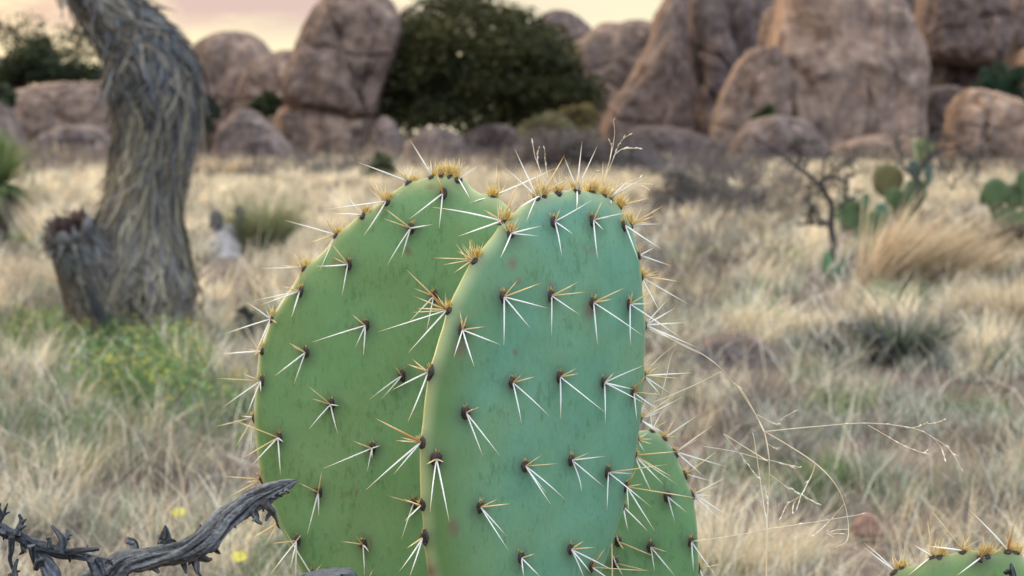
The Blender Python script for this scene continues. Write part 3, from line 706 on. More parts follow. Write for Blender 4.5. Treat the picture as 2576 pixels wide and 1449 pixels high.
# fibres: strips of old leaf hanging down the trunk
T = np.gradient(cen, axis=0); T /= np.linalg.norm(T, axis=1, keepdims=True)
Nn = np.cross(T, np.array([0, 1., 0])); Nn /= np.linalg.norm(Nn, axis=1, keepdims=True); Bn = np.cross(T, Nn)
arc = np.r_[0, np.cumsum(np.linalg.norm(np.diff(cen, axis=0), axis=1))]
fm = MB(); NSTR = 5600; SEG = 7
VV = []; KK = []
for k in range(NSTR):
    s0 = rng.uniform(-.05, arc[-1] - .08); a0 = rng.uniform(0, 2 * math.pi); L = rng.uniform(.12, .38)
    up = s0 < .62
    hair = s0 < .36 and rng.uniform() < .55
    if hair: L *= .42
    dr = rng.normal(0, 1.1 if up else .3); wob = rng.normal(0, .25 if up else .12); ph = rng.uniform(0, 6.28)
    wd = rng.uniform(.0025, .0085) * (1.5 if up else 1)
    lift0, lift1 = rng.uniform(-.004, .006), abs(rng.normal(0, .022 if up else .014)) + (.05 if rng.uniform() < .05 else 0)
    strip = []
    for q in range(SEG):
        t = q / (SEG - 1); s = min(max(s0 + L * t, 0), arc[-1])
        f = np.interp(s, arc, np.arange(90)); i0 = int(min(f, 88)); u = f - i0
        c = cen[i0] * (1 - u) + cen[i0 + 1] * u; rr = rad[i0] * (1 - u) + rad[i0 + 1] * u
        aa = a0 + dr * t * L / .3 + wob * math.sin(t * 5 + ph)
        e = math.cos(aa) * Nn[i0] + math.sin(aa) * Bn[i0]
        dn = 1 + .09 * 0
        strip.append((c + e * (rr * 1.02 + lift0 + lift1 * t ** 1.5), T[i0], e))
    col = np.array([.225, .19, .15]) if rng.uniform() < .62 else np.array([.15, .148, .148])
    if hair: col = np.array([.34, .36, .38]); wd *= .55
    if s0 > .75 and rng.uniform() < .35: col = np.array([.32, .27, .18])
    if .3 < s0 < .75 and rng.uniform() < .35: col = np.array([.085, .09, .095])
    col = col * rng.uniform(.3, 1.25)
    pr = np.array([x[0] for x in strip]); tg = np.gradient(pr, axis=0)
    tw = rng.normal(0, .7)
    for q in range(SEG):
        e = strip[q][2]; sdv = np.cross(tg[q], e); sdv /= max(np.linalg.norm(sdv), 1e-9)
        sdv = sdv * math.cos(tw * q / SEG) + e * math.sin(tw * q / SEG)
        wq = wd * (1 - .75 * (q / (SEG - 1)) ** 2)
        VV += [pr[q] - sdv * wq, pr[q] + sdv * wq]; KK += [col, col]
o_ = (np.arange(NSTR) * SEG * 2)[:, None, None]; q_ = np.array([[2 * q, 2 * q + 1, 2 * q + 3, 2 * q + 2] for q in range(SEG - 1)])[None]
fm.add(np.array(VV), (o_ + q_).reshape(-1, 4), np.array(KK))
fm.build('dead_leaf_fibres', M_FIBRE, yr, smooth=False)
# broken hollow side stem
st = MB()
p0, p1 = np.array(at(292, 812, YD - .03)), np.array(at(174, 574, YD - .26))
nr, ns = 26, 36; pts = np.linspace(0, 1, nr)
path = p0[None] + (p1 - p0)[None] * pts[:, None]; rpath = np.interp(pts, [0, .5, 1], [.19, .135, .092])
an = np.arange(ns) * 2 * math.pi / ns
Q = np.stack([np.tile(np.cos(an) * 2, nr), np.tile(np.sin(an) * 2, nr), np.repeat(pts * 1.2, ns)], 1)
dsp = 1 + .16 * fnoise(Q, 1.4, 4, 21).reshape(nr, ns)
st.tube(path[:-1], rpath[:-1], np.array([.06, .057, .056])[None] * (1 + .35 * fnoise(Q, 2, 3, 5).reshape(nr, ns)[:-1].reshape(-1))[:, None], ns, dsp[:-1], endcap=False)
# inner wall of the hollow, open towards the top
axis = (p1 - p0) / np.linalg.norm(p1 - p0); n1 = np.cross(axis, [0, 1., 0]); n1 /= np.linalg.norm(n1); n2 = np.cross(axis, n1)
ring = []
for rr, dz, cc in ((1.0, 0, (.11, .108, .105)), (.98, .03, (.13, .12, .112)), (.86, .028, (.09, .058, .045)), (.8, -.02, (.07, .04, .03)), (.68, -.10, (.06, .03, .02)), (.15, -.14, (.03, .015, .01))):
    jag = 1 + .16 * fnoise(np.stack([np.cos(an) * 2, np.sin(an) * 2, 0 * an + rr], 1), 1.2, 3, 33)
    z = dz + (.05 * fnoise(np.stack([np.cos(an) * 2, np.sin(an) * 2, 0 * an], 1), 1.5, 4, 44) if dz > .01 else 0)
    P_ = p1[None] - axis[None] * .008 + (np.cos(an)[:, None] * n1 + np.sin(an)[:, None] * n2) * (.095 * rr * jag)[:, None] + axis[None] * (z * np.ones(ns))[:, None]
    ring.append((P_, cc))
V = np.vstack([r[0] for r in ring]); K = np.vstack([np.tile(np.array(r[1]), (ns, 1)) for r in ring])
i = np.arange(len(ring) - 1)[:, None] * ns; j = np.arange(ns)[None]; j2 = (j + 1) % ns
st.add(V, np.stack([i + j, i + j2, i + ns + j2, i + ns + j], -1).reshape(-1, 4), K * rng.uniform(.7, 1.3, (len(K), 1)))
# its own hanging fibres
for k in range(1700):
    a = rng.uniform(0, 6.28); t0 = rng.uniform(0, .95); L = rng.uniform(.05, .2)
    e = math.cos(a) * n1 + math.sin(a) * n2; col = (np.array([.185, .16, .13]) if t0 < .8 else np.array([.15, .15, .145])) * rng.uniform(.35, 1.4)
    s = p0 + (p1 - p0) * t0 + e * (.004 + float(np.interp(t0, [0, .5, 1], [.192, .139, .096]))); pr = [s - axis * L * q + e * .012 * q * rng.uniform(0, 1) + np.array([0, 0, -.02 * q * q]) for q in (0, .5, 1)]
    sd2 = np.cross(axis, e) * rng.uniform(.002, .005)
    st.add([pr[0] - sd2, pr[0] + sd2, pr[1] - sd2, pr[1] + sd2, pr[2] - sd2 * .3, pr[2] + sd2 * .3], [[0, 1, 3, 2], [2, 3, 5, 4]], col)
for k in range(330):                       # torn fibres standing round the broken rim
    a = rng.uniform(0, 6.28); e = math.cos(a) * n1 + math.sin(a) * n2; L = rng.uniform(.02, .075); col = np.array([.125, .108, .09]) * rng.uniform(.3, 1.5)
    if rng.uniform() < .12: col = np.array([.2, .215, .22]) * rng.uniform(.6, 1.2)
    s = p1 + e * (.093 * rng.uniform(.86, 1.08)) - axis * rng.uniform(0, .05); d = axis * rng.uniform(-.9, .5) + e * rng.uniform(-.3, .55) + rng.normal(0, .35, 3); d /= np.linalg.norm(d)
    sd2 = np.cross(d, e); sd2 /= max(np.linalg.norm(sd2), 1e-6); sd2 *= rng.uniform(.002, .006)
    q1 = s + d * L * .55 + e * .004; q2 = s + d * L + np.array([0, 0, -.01])
    st.add([s - sd2, s + sd2, q1 - sd2, q1 + sd2, q2 - sd2 * .3, q2 + sd2 * .3], [[0, 1, 3, 2], [2, 3, 5, 4]], col)
st.build('hollow_stem', M_TWIG, yr)

# ------------------------------------------------------------------ grass clumps and yuccas that stand out
def clump(name, label, cat, x, y, Y, n, hgt, spread, pal, lean=(0, 0), wid=.003, up=.35, group=None, curl=.2, sy=.7):
    g = at(x, y, Y); g.z = float(gz(g.x, g.y)) - .005
    a = rng.uniform(0, 6.28, n); r = np.sqrt(rng.uniform(0, 1, n)) * spread
    B = np.stack([g.x + np.cos(a) * r, g.y + np.sin(a) * r * sy, np.full(n, g.z)], 1)
    h = hgt * np.clip(rng.normal(.75, .22, n), .25, 1.2)
    dx = np.cos(a) * np.abs(rng.normal(up, .2, n)) + lean[0]; dy = np.sin(a) * np.abs(rng.normal(up, .2, n)) + lean[1]
    az = np.arctan2(dy, dx); ln = np.hypot(dx, dy)
    pal = np.asarray(pal); col = pal[rng.integers(0, len(pal), n)] * rng.uniform(.7, 1.2, (n, 1))
    V, F, K = blades(B, az, h, ln, np.full(n, wid) * rng.uniform(.7, 1.3, n), col, np.abs(rng.normal(curl, curl, n)))
    me = make_mesh(name, V, F, M_GRASS, K, smooth=False)
    return tag(obj(name, me, None, g), label, cat, group)

GOLD = [(.70, .54, .36), (.78, .63, .43), (.4, .3, .19), (.6, .47, .31), (.66, .55, .38), (.3, .25, .17)]
CG = 'separate bunches of grass'
clump('bunchgrass', 'tall golden bunchgrass leaning far to the right below the prickly pear', 'grass clump', 2225, 745, 10.0, 800, .60, .17, GOLD, (.66, 0), .008, .26, CG, .06, .4)
clump('bunchgrass', 'golden bunchgrass arching right beside the leaning tall one', 'grass clump', 2360, 745, 10.3, 560, .42, .2, GOLD, (.5, 0), .0075, .32, CG, .08, .4)
clump('bunchgrass', 'pale straw bunchgrass heaped in front of the leaning golden one', 'grass clump', 1930, 860, 7.8, 1300, .17, .2, STRAW, (.5, 0), .0035, .5, CG)
clump('bunchgrass', 'green spiky bunchgrass beside the weathered stump', 'grass clump', 655, 645, 13.2, 1300, .50, .12, [(.2, .22, .11), (.24, .26, .13), (.3, .28, .16), (.16, .19, .09)], (0, 0), .006, .3, CG)
clump('bunchgrass', 'wispy pale grass fanning out behind the hollow side stem', 'grass clump', 215, 640, 9.6, 420, .44, .05, STRAW, (-.1, 0), .004, .55, CG)
clump('bunchgrass', 'warm tan bunchgrass at the foot of the far grey boulder right of the yucca', 'grass clump', 550, 440, 34, 500, .55, .4, GOLD, (0, 0), .016, .25, CG)
clump('bunchgrass', 'golden grass at the lower right beside the right pad', 'grass clump', 1835, 1449, 3.7, 1500, .16, .13, STRAW[:3], (.15, 0), .002, .5, CG)
clump('bunchgrass', 'yellowish bunchgrass at the right edge below the prickly pear', 'grass clump', 2540, 800, 8.6, 1400, .26, .16, STRAW, (-.1, 0), .004, .4, CG)

clump('spiky_plant', 'low grey green spiky plant in the grass at middle right', 'plant', 2265, 935, 6.9, 700, .24, .09, [(.11, .14, .10), (.16, .19, .14), (.06, .075, .055), (.05, .055, .045)], (0, 0), .006, .45)
clump('spiky_plant', 'small dark grey spiky plant left of the larger grey green one', 'plant', 2120, 915, 7.0, 260, .14, .06, [(.09, .11, .10), (.14, .15, .14), (.06, .065, .06)], (0, 0), .005, .5)

def yucca(name, label, x, y, Y, hz, n, L, group=None):
    c = np.array(at(x, y, Y)); root = empty(name, (c[0], Y, 0), label, 'yucca', group)
    t = MB(); t.tube(catmull([[c[0], Y, -.02], [c[0] + .01, Y, c[2] * .5], c], 10), np.linspace(.05, .045, 10), (.09, .075, .06), 12); t.build('trunk', M_TWIG, root)
    m = MB()
    for k in range(n):
        a = rng.uniform(0, 6.28); old = k % 3 == 0; el = rng.uniform(-1.5, -.35) if old else rng.uniform(-.4, 1.45); l = L * rng.uniform(.75, 1.1)
        d = np.array([math.cos(a) * math.cos(el), math.sin(a) * math.cos(el), math.sin(el)])
        sdv = np.cross(d, [0, 0, 1.]); sdv /= np.linalg.norm(sdv); wv = sdv * rng.uniform(.009, .016)
        p0 = c + d * .03; p1 = c + d * l * .55 ; p2 = c + d * l + np.array([0, 0, -.05 * l])
        col = np.array([[.14, .2, .07], [.18, .23, .09], [.25, .28, .13]][rng.integers(0, 3)]) * rng.uniform(.8, 1.2)
        if old: col = np.array([.26, .22, .15]) * rng.uniform(.5, 1.2)
        m.add([p0 - wv, p0 + wv, p1 - wv * .8, p1 + wv * .8, p2 - wv * .05, p2 + wv * .05], [[0, 1, 3, 2], [2, 3, 5, 4]], col)
    m.build('leaf_rosette', M_LEAF, root, smooth=False)
yucca('yucca', 'green living yucca with spiky leaves at the left edge', 0, 458, 14, 0, 560, .42)

# weathered stump
g = at(570, 640, 13.2)
sr = empty('tree_stump', (g.x, 13.2, 0), 'pale weathered stump with two dark knobs beside the green bunchgrass', 'stump')
m = MB(); c0 = np.array(at(570, 655, 13.2)); c1 = np.array(at(574, 562, 13.2))
ring = 16; pth = catmull([c0, (c0 + c1) / 2, c1], 12); an = np.arange(ring) * 6.283 / ring
Q = np.stack([np.tile(np.cos(an), 12), np.tile(np.sin(an), 12), np.repeat(np.arange(12) * .3, ring)], 1)
m.tube(pth, np.linspace(.15, .115, 12), (.46, .43, .42), ring, 1 + .2 * fnoise(Q, 1.5, 4, 2).reshape(12, ring)); m.build('stump_wood', M_TWIG, sr)
for (xa, ya, xb, yb_, rr) in ((542, 575, 540, 528, .05), (600, 570, 601, 515, .042)):
    k = MB(); a, b = np.array(at(xa, ya, 13.1)), np.array(at(xb, yb_, 13.1))
    k.tube(catmull([a, (a + b) / 2 + [.01, 0, 0], b], 8), np.r_[np.linspace(1, .9, 6), .7, .3] * rr, (.09, .08, .085), 12); k.build('knob', M_TWIG, sr)

# two loose yellow flowers
for (x, y, lab) in ((450, 1288, 'single yellow flower in the grass above the thick dead branch'), (602, 1399, 'single yellow flower in the grass below the thick dead branch')):
    Y = ground_depth(y + 70); g = at(x, y + 70, Y); c = np.array(at(x, y, Y))
    r0 = empty('yellow_flower', (g.x, g.y, 0), lab, 'flower', 'single yellow flowers')
    s = MB(); s.tube(catmull([np.array([g.x, g.y, 0]), (np.array([g.x, g.y, 0]) + c) / 2 + [.006, 0, 0], c], 8), .0016, (.16, .22, .09), 5); s.build('stem', M_LEAF, r0)
    f = MB()
    for k in range(12):
        a = k * 6.283 / 12; d = np.array([math.cos(a), math.sin(a) * .8 - .2, math.sin(a) * .5]); sv = np.cross(d, [.2, -1, .3]); sv /= np.linalg.norm(sv)
        l = .017; f.add([c + d * .002, c + d * l * .6 + sv * .004, c + d * l, c + d * l * .6 - sv * .004], [[0, 1, 2, 3]], np.array([.75, .66, .12]) * rng.uniform(.85, 1.1))
    f.build('petals', M_LEAF, r0, smooth=False)

# ------------------------------------------------------------------ dead little tree and dead shrub at right
def twiggy(name, label, cat, paths, Y, col, z, sub=0, subl=.12, grow=True):
    root = None; m = MB()
    first = np.array(at(*zp(z, *paths[0][0][0]), Y))
    root = empty(name, (first[0], Y, 0), label, cat)
    for pts, r0, r1 in paths:
        P = []
        for k, p in enumerate(pts): P.append(np.array(at(*zp(z, *p), Y + (.02 * math.sin(k * 2.1 + len(P)) if k else 0))))
        n = max(8, 5 * len(P)); PP = catmull(P, n); PP[1:-1] += rng.normal(0, .006, (n - 2, 3))
        m.tube(PP, np.linspace(r0, r1, n) * .8, np.array(col) * rng.uniform(.8, 1.2), 6)
        for _ in range(sub):
            t = rng.integers(n // 3, n); q = PP[t]; d = rng.normal(0, 1, 3); d[2] = abs(d[2]) * .8 + .2; d /= np.linalg.norm(d); l = subl * rng.uniform(.5, 1.6)
            e = q + d * l; mid = (q + e) / 2 + rng.normal(0, l * .12, 3)
            m.tube(catmull([q, mid, e], 6), np.linspace(r1 * .6, r1 * .25, 6), np.array(col) * rng.uniform(.7, 1.3), 4)
            for _k in range(2):
                d2 = d + rng.normal(0, .7, 3); d2 /= np.linalg.norm(d2); e2 = mid + d2 * l * .6
                m.tube([mid, (mid + e2) / 2 + rng.normal(0, l * .05, 3), e2], [r1 * .5, r1 * .4, r1 * .2], np.array(col) * rng.uniform(.7, 1.3), 4)
    m.build('trunk', M_TWIG, root)
    return root
twiggy('dead_tree', 'small bare dead tree with forked dark branches standing in dry grass', 'tree', [
  ([(832,1330),(828,1140),(825,1000),(810,880),(815,760),(770,660),(710,570),(620,490),(540,430),(400,330),(200,190)], .034, .006),
  ([(540,430),(562,350),(530,250)], .010, .005), ([(710,570),(790,512),(920,545),(945,610),(930,700)], .018, .009),
  ([(920,550),(1000,480),(990,420)], .010, .005), ([(790,512),(850,450),(960,400)], .009, .004), ([(750,520),(745,380),(770,330)], .008, .004),
  ([(800,880),(725,862),(655,750),(620,680)], .016, .009), ([(790,890),(720,890),(540,882)], .016, .010), ([(930,600),(930,700),(885,760)], .010, .007),
  ([(620,490),(600,400),(640,350)], .007, .004)], 11.6, (.05, .046, .042), 'K', 8, .1)
twiggy('dead_shrub', 'tangled bare shrub with black twigs over the far prickly pear', 'shrub', [
  ([(1560,900),(1530,700),(1515,530),(1560,420),(1640,340),(1740,285),(1850,265),(1940,220),(1985,150)], .03, .008),
  ([(1510,520),(1430,460),(1370,330),(1320,190)], .018, .006), ([(1850,270),(1930,340),(1880,480),(1800,620)], .014, .006),
  ([(1640,340),(1590,280),(1600,180)], .01, .005), ([(1740,285),(1760,230),(1830,180)], .009, .004), ([(1930,340),(2000,400),(2020,640)], .007, .004), ([(1800,620),(1720,520),(1690,400)], .008, .004), ([(1800,620),(1830,480),(1800,380)], .008, .004)], 16.5, (.06, .056, .054), 'K', 16, .16)
twiggy('dead_shrub', 'low grey twigs spreading left of the small dead tree', 'shrub', [
  ([(90,880),(80,760),(130,660),(290,600),(450,560),(560,540)], .014, .005), ([(80,760),(20,640),(-60,560)], .012, .005), ([(130,660),(170,560),(260,500)], .01, .004), ([(290,600),(350,640),(430,700)], .008, .004), ([(80,800),(-20,740),(-120,700)], .01, .004)], 17, (.11, .1, .095), 'K', 14, .2)
twiggy('dead_shrub', 'small dark twig standing beside the low spiky plant at middle right', 'shrub', [
  ([(1560,1240),(1480,1100),(1400,1040),(1300,1000),(1190,975)], .009, .003), ([(1480,1100),(1540,1010),(1560,960)], .006, .002)], 6.8, (.12, .12, .13), 'E', 4, .04)

def twig_heap(label, x, y, Y, rad, hgt, n, col):
    g = np.array(at(x, y, Y)); g[2] = float(gz(g[0], g[1])); root = empty('dead_shrub', g, label, 'shrub', 'dead shrubs in the dry grass right of the cactus'); m = MB()
    for k in range(n):
        a = rng.uniform(0, 6.28); q = g + np.array([math.cos(a), math.sin(a), 0]) * rad * rng.uniform(0, .45); el = rng.uniform(.25, 1.3)
        d = np.array([math.cos(a) * math.cos(el) * rad / hgt, math.sin(a) * math.cos(el), math.sin(el)]) * hgt * rng.uniform(.5, 1.15)
        mid = q + d * .55 + rng.normal(0, hgt * .09, 3); e = q + d + rng.normal(0, hgt * .07, 3); r0 = .0011 * Y * .28 * rng.uniform(.7, 1.3); cc = np.array(col) * rng.uniform(.55, 1.5)
        m.tube(catmull([q, mid, e], 6), np.linspace(r0, r0 * .35, 6), cc, 4)
        for _ in range(3):
            p_ = q + (e - q) * rng.uniform(.35, .9); d2 = d * .35 + rng.normal(0, hgt * .16, 3); m.tube([p_, p_ + d2 * .5 + rng.normal(0, hgt * .02, 3), p_ + d2], [r0 * .55, r0 * .45, r0 * .2], cc * rng.uniform(.7, 1.3), 3)
    m.build('stems', M_TWIG, root)
for a_ in (('wide dark scrub in the straw below the boulders right of the tallest spines', 1850, 560, 18.5, .75, .42, 110, (.095, .08, .075)),
           ('dim brown scrub above the wide dark one near the boulders', 1880, 470, 27, .9, .5, 90, (.12, .10, .09)),
           ('dark twiggy shrub just right of the middle pad near its widest point', 1740, 730, 10.2, .22, .2, 60, (.12, .1, .09)),
           ('brown twiggy shrub between the big cactus and the small dead tree', 1890, 690, 11.8, .3, .22, 70, (.17, .13, .105)),
           ('dusky twigs below the low bush right of the tallest spines', 1760, 590, 16.5, .42, .3, 60, (.11, .095, .09)),
           ('grey twiggy heap over the dusky rounded stone', 1850, 905, 6.9, .2, .11, 70, (.2, .18, .175)),
           ('brown twiggy shrub above the leaning golden bunchgrass', 2390, 640, 13.4, .4, .32, 70, (.15, .12, .10)),
           ('pale grey twigs below the leaning golden bunchgrass', 2370, 850, 8.0, .26, .17, 60, (.3, .27, .24)),
           ('small dark twigs close to the right rim of the middle pad', 1690, 860, 7.3, .12, .13, 40, (.1, .09, .09)),
           ('low dusky twigs halfway between the right pad and the pink stone', 1950, 1180, 5.0, .13, .07, 50, (.14, .12, .12)),
           ('reddish brown shrub before the grey domed rock', 1990, 480, 25, .7, .42, 70, (.17, .12, .10)),
           ('dark scrub at the foot of the shaded ledge', 1720, 455, 33, 1.2, .75, 90, (.11, .095, .10)),
           ('dark scrub at the foot of the pedestal rock', 830, 440, 37, 1.1, .5, 70, (.13, .115, .11))):
    twig_heap(*a_)

# ------------------------------------------------------------------ far prickly pears
def far_pear(label, Y, pads, base):
    g = at(*zp('K', *base), Y)
    root = empty('prickly_pear', (g.x, Y, 0), label, 'cactus', 'prickly pears out on the flat')
    for (x, y, rx, ry, tilt, yaw, c) in pads:
        cen = np.array(at(*zp('K', x, y), Y + rng.uniform(-.05, .05))); s = Y / FPX / 2.07 / 1.56522
        rx, ry = rx * 1.12, ry * 1.12; a, b, T_ = rx * s, ry * s, min(rx, ry) * s * .16
        n, m = 14, 28; ph = np.arange(1, n) / n * math.pi; th = np.arange(m) * 2 * math.pi / m
        rr = np.sin(ph) ** .45; dd = -np.cos(ph) * T_
        egg = 1 + .10 * np.sin(th)
        X_ = rr[:, None] * (np.cos(th) * a * egg)[None]; Z_ = rr[:, None] * (np.sin(th) * b)[None]; Y_ = np.repeat(dd[:, None], m, 1)
        Pp = np.stack([X_, Y_, Z_], -1).reshape(-1, 3)
        ct, sn = math.cos(R(tilt)), math.sin(R(tilt)); cy, sy = math.cos(R(yaw)), math.sin(R(yaw))
        Pp = Pp @ np.array([[cy, sy, 0], [-sy, cy, 0], [0, 0, 1]]); Pp = Pp @ np.array([[ct, 0, -sn], [0, 1, 0], [sn, 0, ct]])
        Pp += cen; Pp = np.vstack([Pp])
        i = np.arange(n - 2)[:, None] * m; j = np.arange(m)[None]; j2 = (j + 1) % m
        F = np.stack([i + j, i + j2, i + m + j2, i + m + j], -1).reshape(-1, 4)
        mb = MB(); mb.add(Pp, F, np.array(c))
        c0 = Pp[:m].mean(0); c1 = Pp[-m:].mean(0)
        for base_i, cc, fl in ((0, c0, 1), ((n - 2) * m, c1, 0)):
            V = np.vstack([Pp[base_i:base_i + m], cc]); f = [[q, m, (q + 2) % m, q + 1] if fl else [q, q + 1, (q + 2) % m, m] for q in range(0, m, 2)]
            mb.add(V, f, np.array(c))
        # a few spines so the rim is not bare
        for q in range(26):
            k = rng.integers(0, len(Pp)); o = Pp[k]; d = o - cen; d /= np.linalg.norm(d); d += rng.normal(0, .5, 3)
            mb.tube([o, o + d * .035], [.0012, .0004], (.5, .45, .35), 3)
        mb.build('cactus_pad', M_PAD_FAR, root)
G1, G2, OL, YG, BG = (.07, .105, .038), (.09, .135, .058), (.14, .12, .045), (.21, .235, .085), (.08, .125, .085)
far_pear('prickly pear with an olive round pad and a yellow green pad behind the tangled shrub', 16.9, [(1272,540,128,122,10,15,OL), (1560,285,72,84,5,-10,YG), (1500,285,40,75,-15,50,(.36,.36,.16)), (1605,490,44,92,0,40,BG), (1490,450,60,70,-20,20,BG), (1330,680,80,70,0,10,G1), (1500,640,90,110,0,10,(.1,.13,.06)), (1420,800,100,110,0,0,G1)], (1420, 880))
far_pear('spreading green prickly pear low in the grass right of the small dead tree', 15.2, [(965,820,112,116,10,10,G1), (1145,900,118,98,-30,-10,G2), (1225,785,62,58,0,20,(.07,.13,.07)), (1090,720,60,70,5,30,G2), (880,830,50,70,0,60,G2)], (1050, 980))
far_pear('clustered green prickly pear at the right edge', 15.4, [(2150,645,104,112,8,10,G1), (2310,665,96,92,-5,-5,G1), (2235,830,104,76,5,0,G2), (2045,690,42,60,0,50,(.07,.11,.07)), (2420,700,70,140,0,30,(.09,.12,.05)), (2080,1060,80,60,20,10,(.09,.12,.05)), (2300,950,100,90,0,0,(.07,.1,.05)), (2400,560,80,100,-10,15,G1), (2420,860,90,90,10,-10,G2), (2160,760,70,80,0,25,(.06,.09,.04)), (1990,980,70,60,0,0,(.06,.08,.04))], (2230, 960))
far_pear('pair of small green pads at the base of the small dead tree', 10.9, [(782,1235,46,104,0,15,(.1,.2,.085)), (900,1290,62,92,5,30,(.05,.1,.05)), (840,1330,60,80,0,0,(.07,.13,.06))], (840, 1420))

# ------------------------------------------------------------------ the big prickly pear
cac = empty('prickly_pear', (at(1300, 1700, 1.56).x, 1.56, 0), 'large prickly pear with three spiny pads filling the middle of the scene', 'cactus')

class Pad: pass
def big_pad(parent, outline, cx, cy, Y, yaw, H, mat, stretch=1.0, pitch=0.0, bend=0.0, power=5.0, rimw=.6, name='cactus_pad', flank=.25):
    c = np.array(at(cx, cy, Y)); yw = R(yaw)
    u = np.array([math.cos(yw), math.sin(yw), 0]); v = np.array([0, math.sin(pitch), math.cos(pitch)]); nrm = np.cross(u, v); nrm /= np.linalg.norm(nrm)   # faces the camera (-y)
    pl = []
    for x, y in outline:
        x = cx + (x - cx) * stretch
        d = np.array(ray(x, y)); t = np.dot(c - np.array(CAMV), nrm) / np.dot(d, nrm); p = np.array(CAMV) + d * t
        pl.append((np.dot(p - c, u), np.dot(p - c, v)))
    O = closed_resample(pl, 150, 3); o0 = O.mean(0)
    wob = fnoise(np.hstack([O, np.full((len(O), 1), yaw)]), 22, 3, 2.2); O = o0 + (O - o0) * (1 + .010 * wob)[:, None]
    nr = 44
    tt = np.sin(np.linspace(0.02, 1, nr) * math.pi / 2)          # 0..1, dense near the rim
    V = []; rim = []; flk = []
    hw = np.ptp(O[:, 0]) / 2
    for side in (1, -1):
        for t in (tt if side == 1 else tt[-2::-1]):
            wide = np.clip((t - .60) / .30, 0, 1) * flank * (np.clip(-(O[:, 0] - o0[0]) / (np.ptp(O[:, 0]) / 2), 0, 1) ** .8)  # wide band on the left half, carries the painted shade
            h = H * math.sqrt(max(0, 1 - t ** power))
            P2 = o0 + (O - o0) * t
            b = bend * ((P2[:, 0] - o0[0]) / hw) ** 2 * hw
            V.append(c + P2[:, 0:1] * u + P2[:, 1:2] * v + (side * h + b)[:, None] * nrm)
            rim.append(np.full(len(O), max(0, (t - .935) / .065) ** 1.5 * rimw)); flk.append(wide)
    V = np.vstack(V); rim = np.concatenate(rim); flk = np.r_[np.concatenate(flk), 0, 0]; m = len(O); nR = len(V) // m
    f = fnoise(V, 16, 3, yaw) * .0011 + fnoise(V, 6, 2, yaw + 5) * .0018
    V = V + f[:, None] * nrm
    i = np.arange(nR - 1)[:, None] * m; j = np.arange(m)[None]; j2 = (j + 1) % m
    F = np.stack([i + j, i + j2, i + m + j2, i + m + j], -1).reshape(-1, 4).tolist()
    ctr = V[:m].mean(0), V[-m:].mean(0)
    V = np.vstack([V, ctr[0], ctr[1]]); rim = np.r_[rim, 0, 0]; k0 = len(V) - 2; l0 = (nR - 1) * m
    for q in range(0, m, 2):
        F.append([q, k0, (q + 2) % m, q + 1]); F.append([l0 + q, l0 + q + 1, l0 + (q + 2) % m, k0 + 1])
    F = [f_[::-1] for f_ in F]
    P = Pad(); P.V = V; P.F = F; P.rim = rim; P.flank = flk; P.mat = mat; P.parent = parent; P.n = nrm; P.c = c; P.u = u; P.v = v; P.H = H; P.name = name
    P.bvh = BVHTree.FromPolygons([tuple(p) for p in V], F); P.Y = Y
    P.stain = np.zeros(len(V)); P.scar = np.zeros(len(V)); P.clusters = []
    return P

def hit(P, x, y):
    d = ray(x, y).normalized(); h = P.bvh.ray_cast(CAMV, d)
    if h[0] is not None: p, nn = h[0], h[1]
    else:
        dd = np.array(ray(x, y)); t = np.dot(P.c - np.array(CAMV), P.n) / np.dot(dd, P.n)
        q = Vector(np.array(CAMV) + dd * t); h = P.bvh.find_nearest(q); p, nn = h[0], h[1]
    if (nn.dot(p - Vector(P.c)) < -1e-4): nn = -nn
    return np.array(p), np.array(nn), h

WHITE = np.array([.93, .91, .84]); YEL = np.array([.80, .60, .27]); ORA = np.array([.52, .25, .07])

def spine(mb, b, tip, kind, r=.00052, curve=.0):
    n = 7; t = np.linspace(0, 1, n); L = np.linalg.norm(tip - b)
    bow = rng.normal(0, 1, 3); bow /= np.linalg.norm(bow); bow = bow * L * (curve + rng.uniform(.0, .02))
    P = b[None] + (tip - b)[None] * t[:, None] + bow[None] * (4 * t * (1 - t))[:, None]
    rr = r * np.array([1.0, 1.05, 1.0, .9, .72, .45, .1])
    if kind == 'w': K = np.array([WHITE * f for f in (.85, 1, 1.05, 1.05, 1)] + [WHITE * .9 * np.array([1, .9, .7]), YEL])
    elif kind == 'o': K = np.array([ORA * .7, ORA, ORA * 1.15, (ORA + YEL) / 2, YEL, YEL, YEL * .9])
    else: K = np.array([YEL * np.array([.7, .55, .4]), YEL * .85, YEL, YEL * 1.05, WHITE * np.array([1, .88, .62]), YEL, ORA])
    mb.tube(P, rr, K * rng.uniform(.88, 1.1), 5)

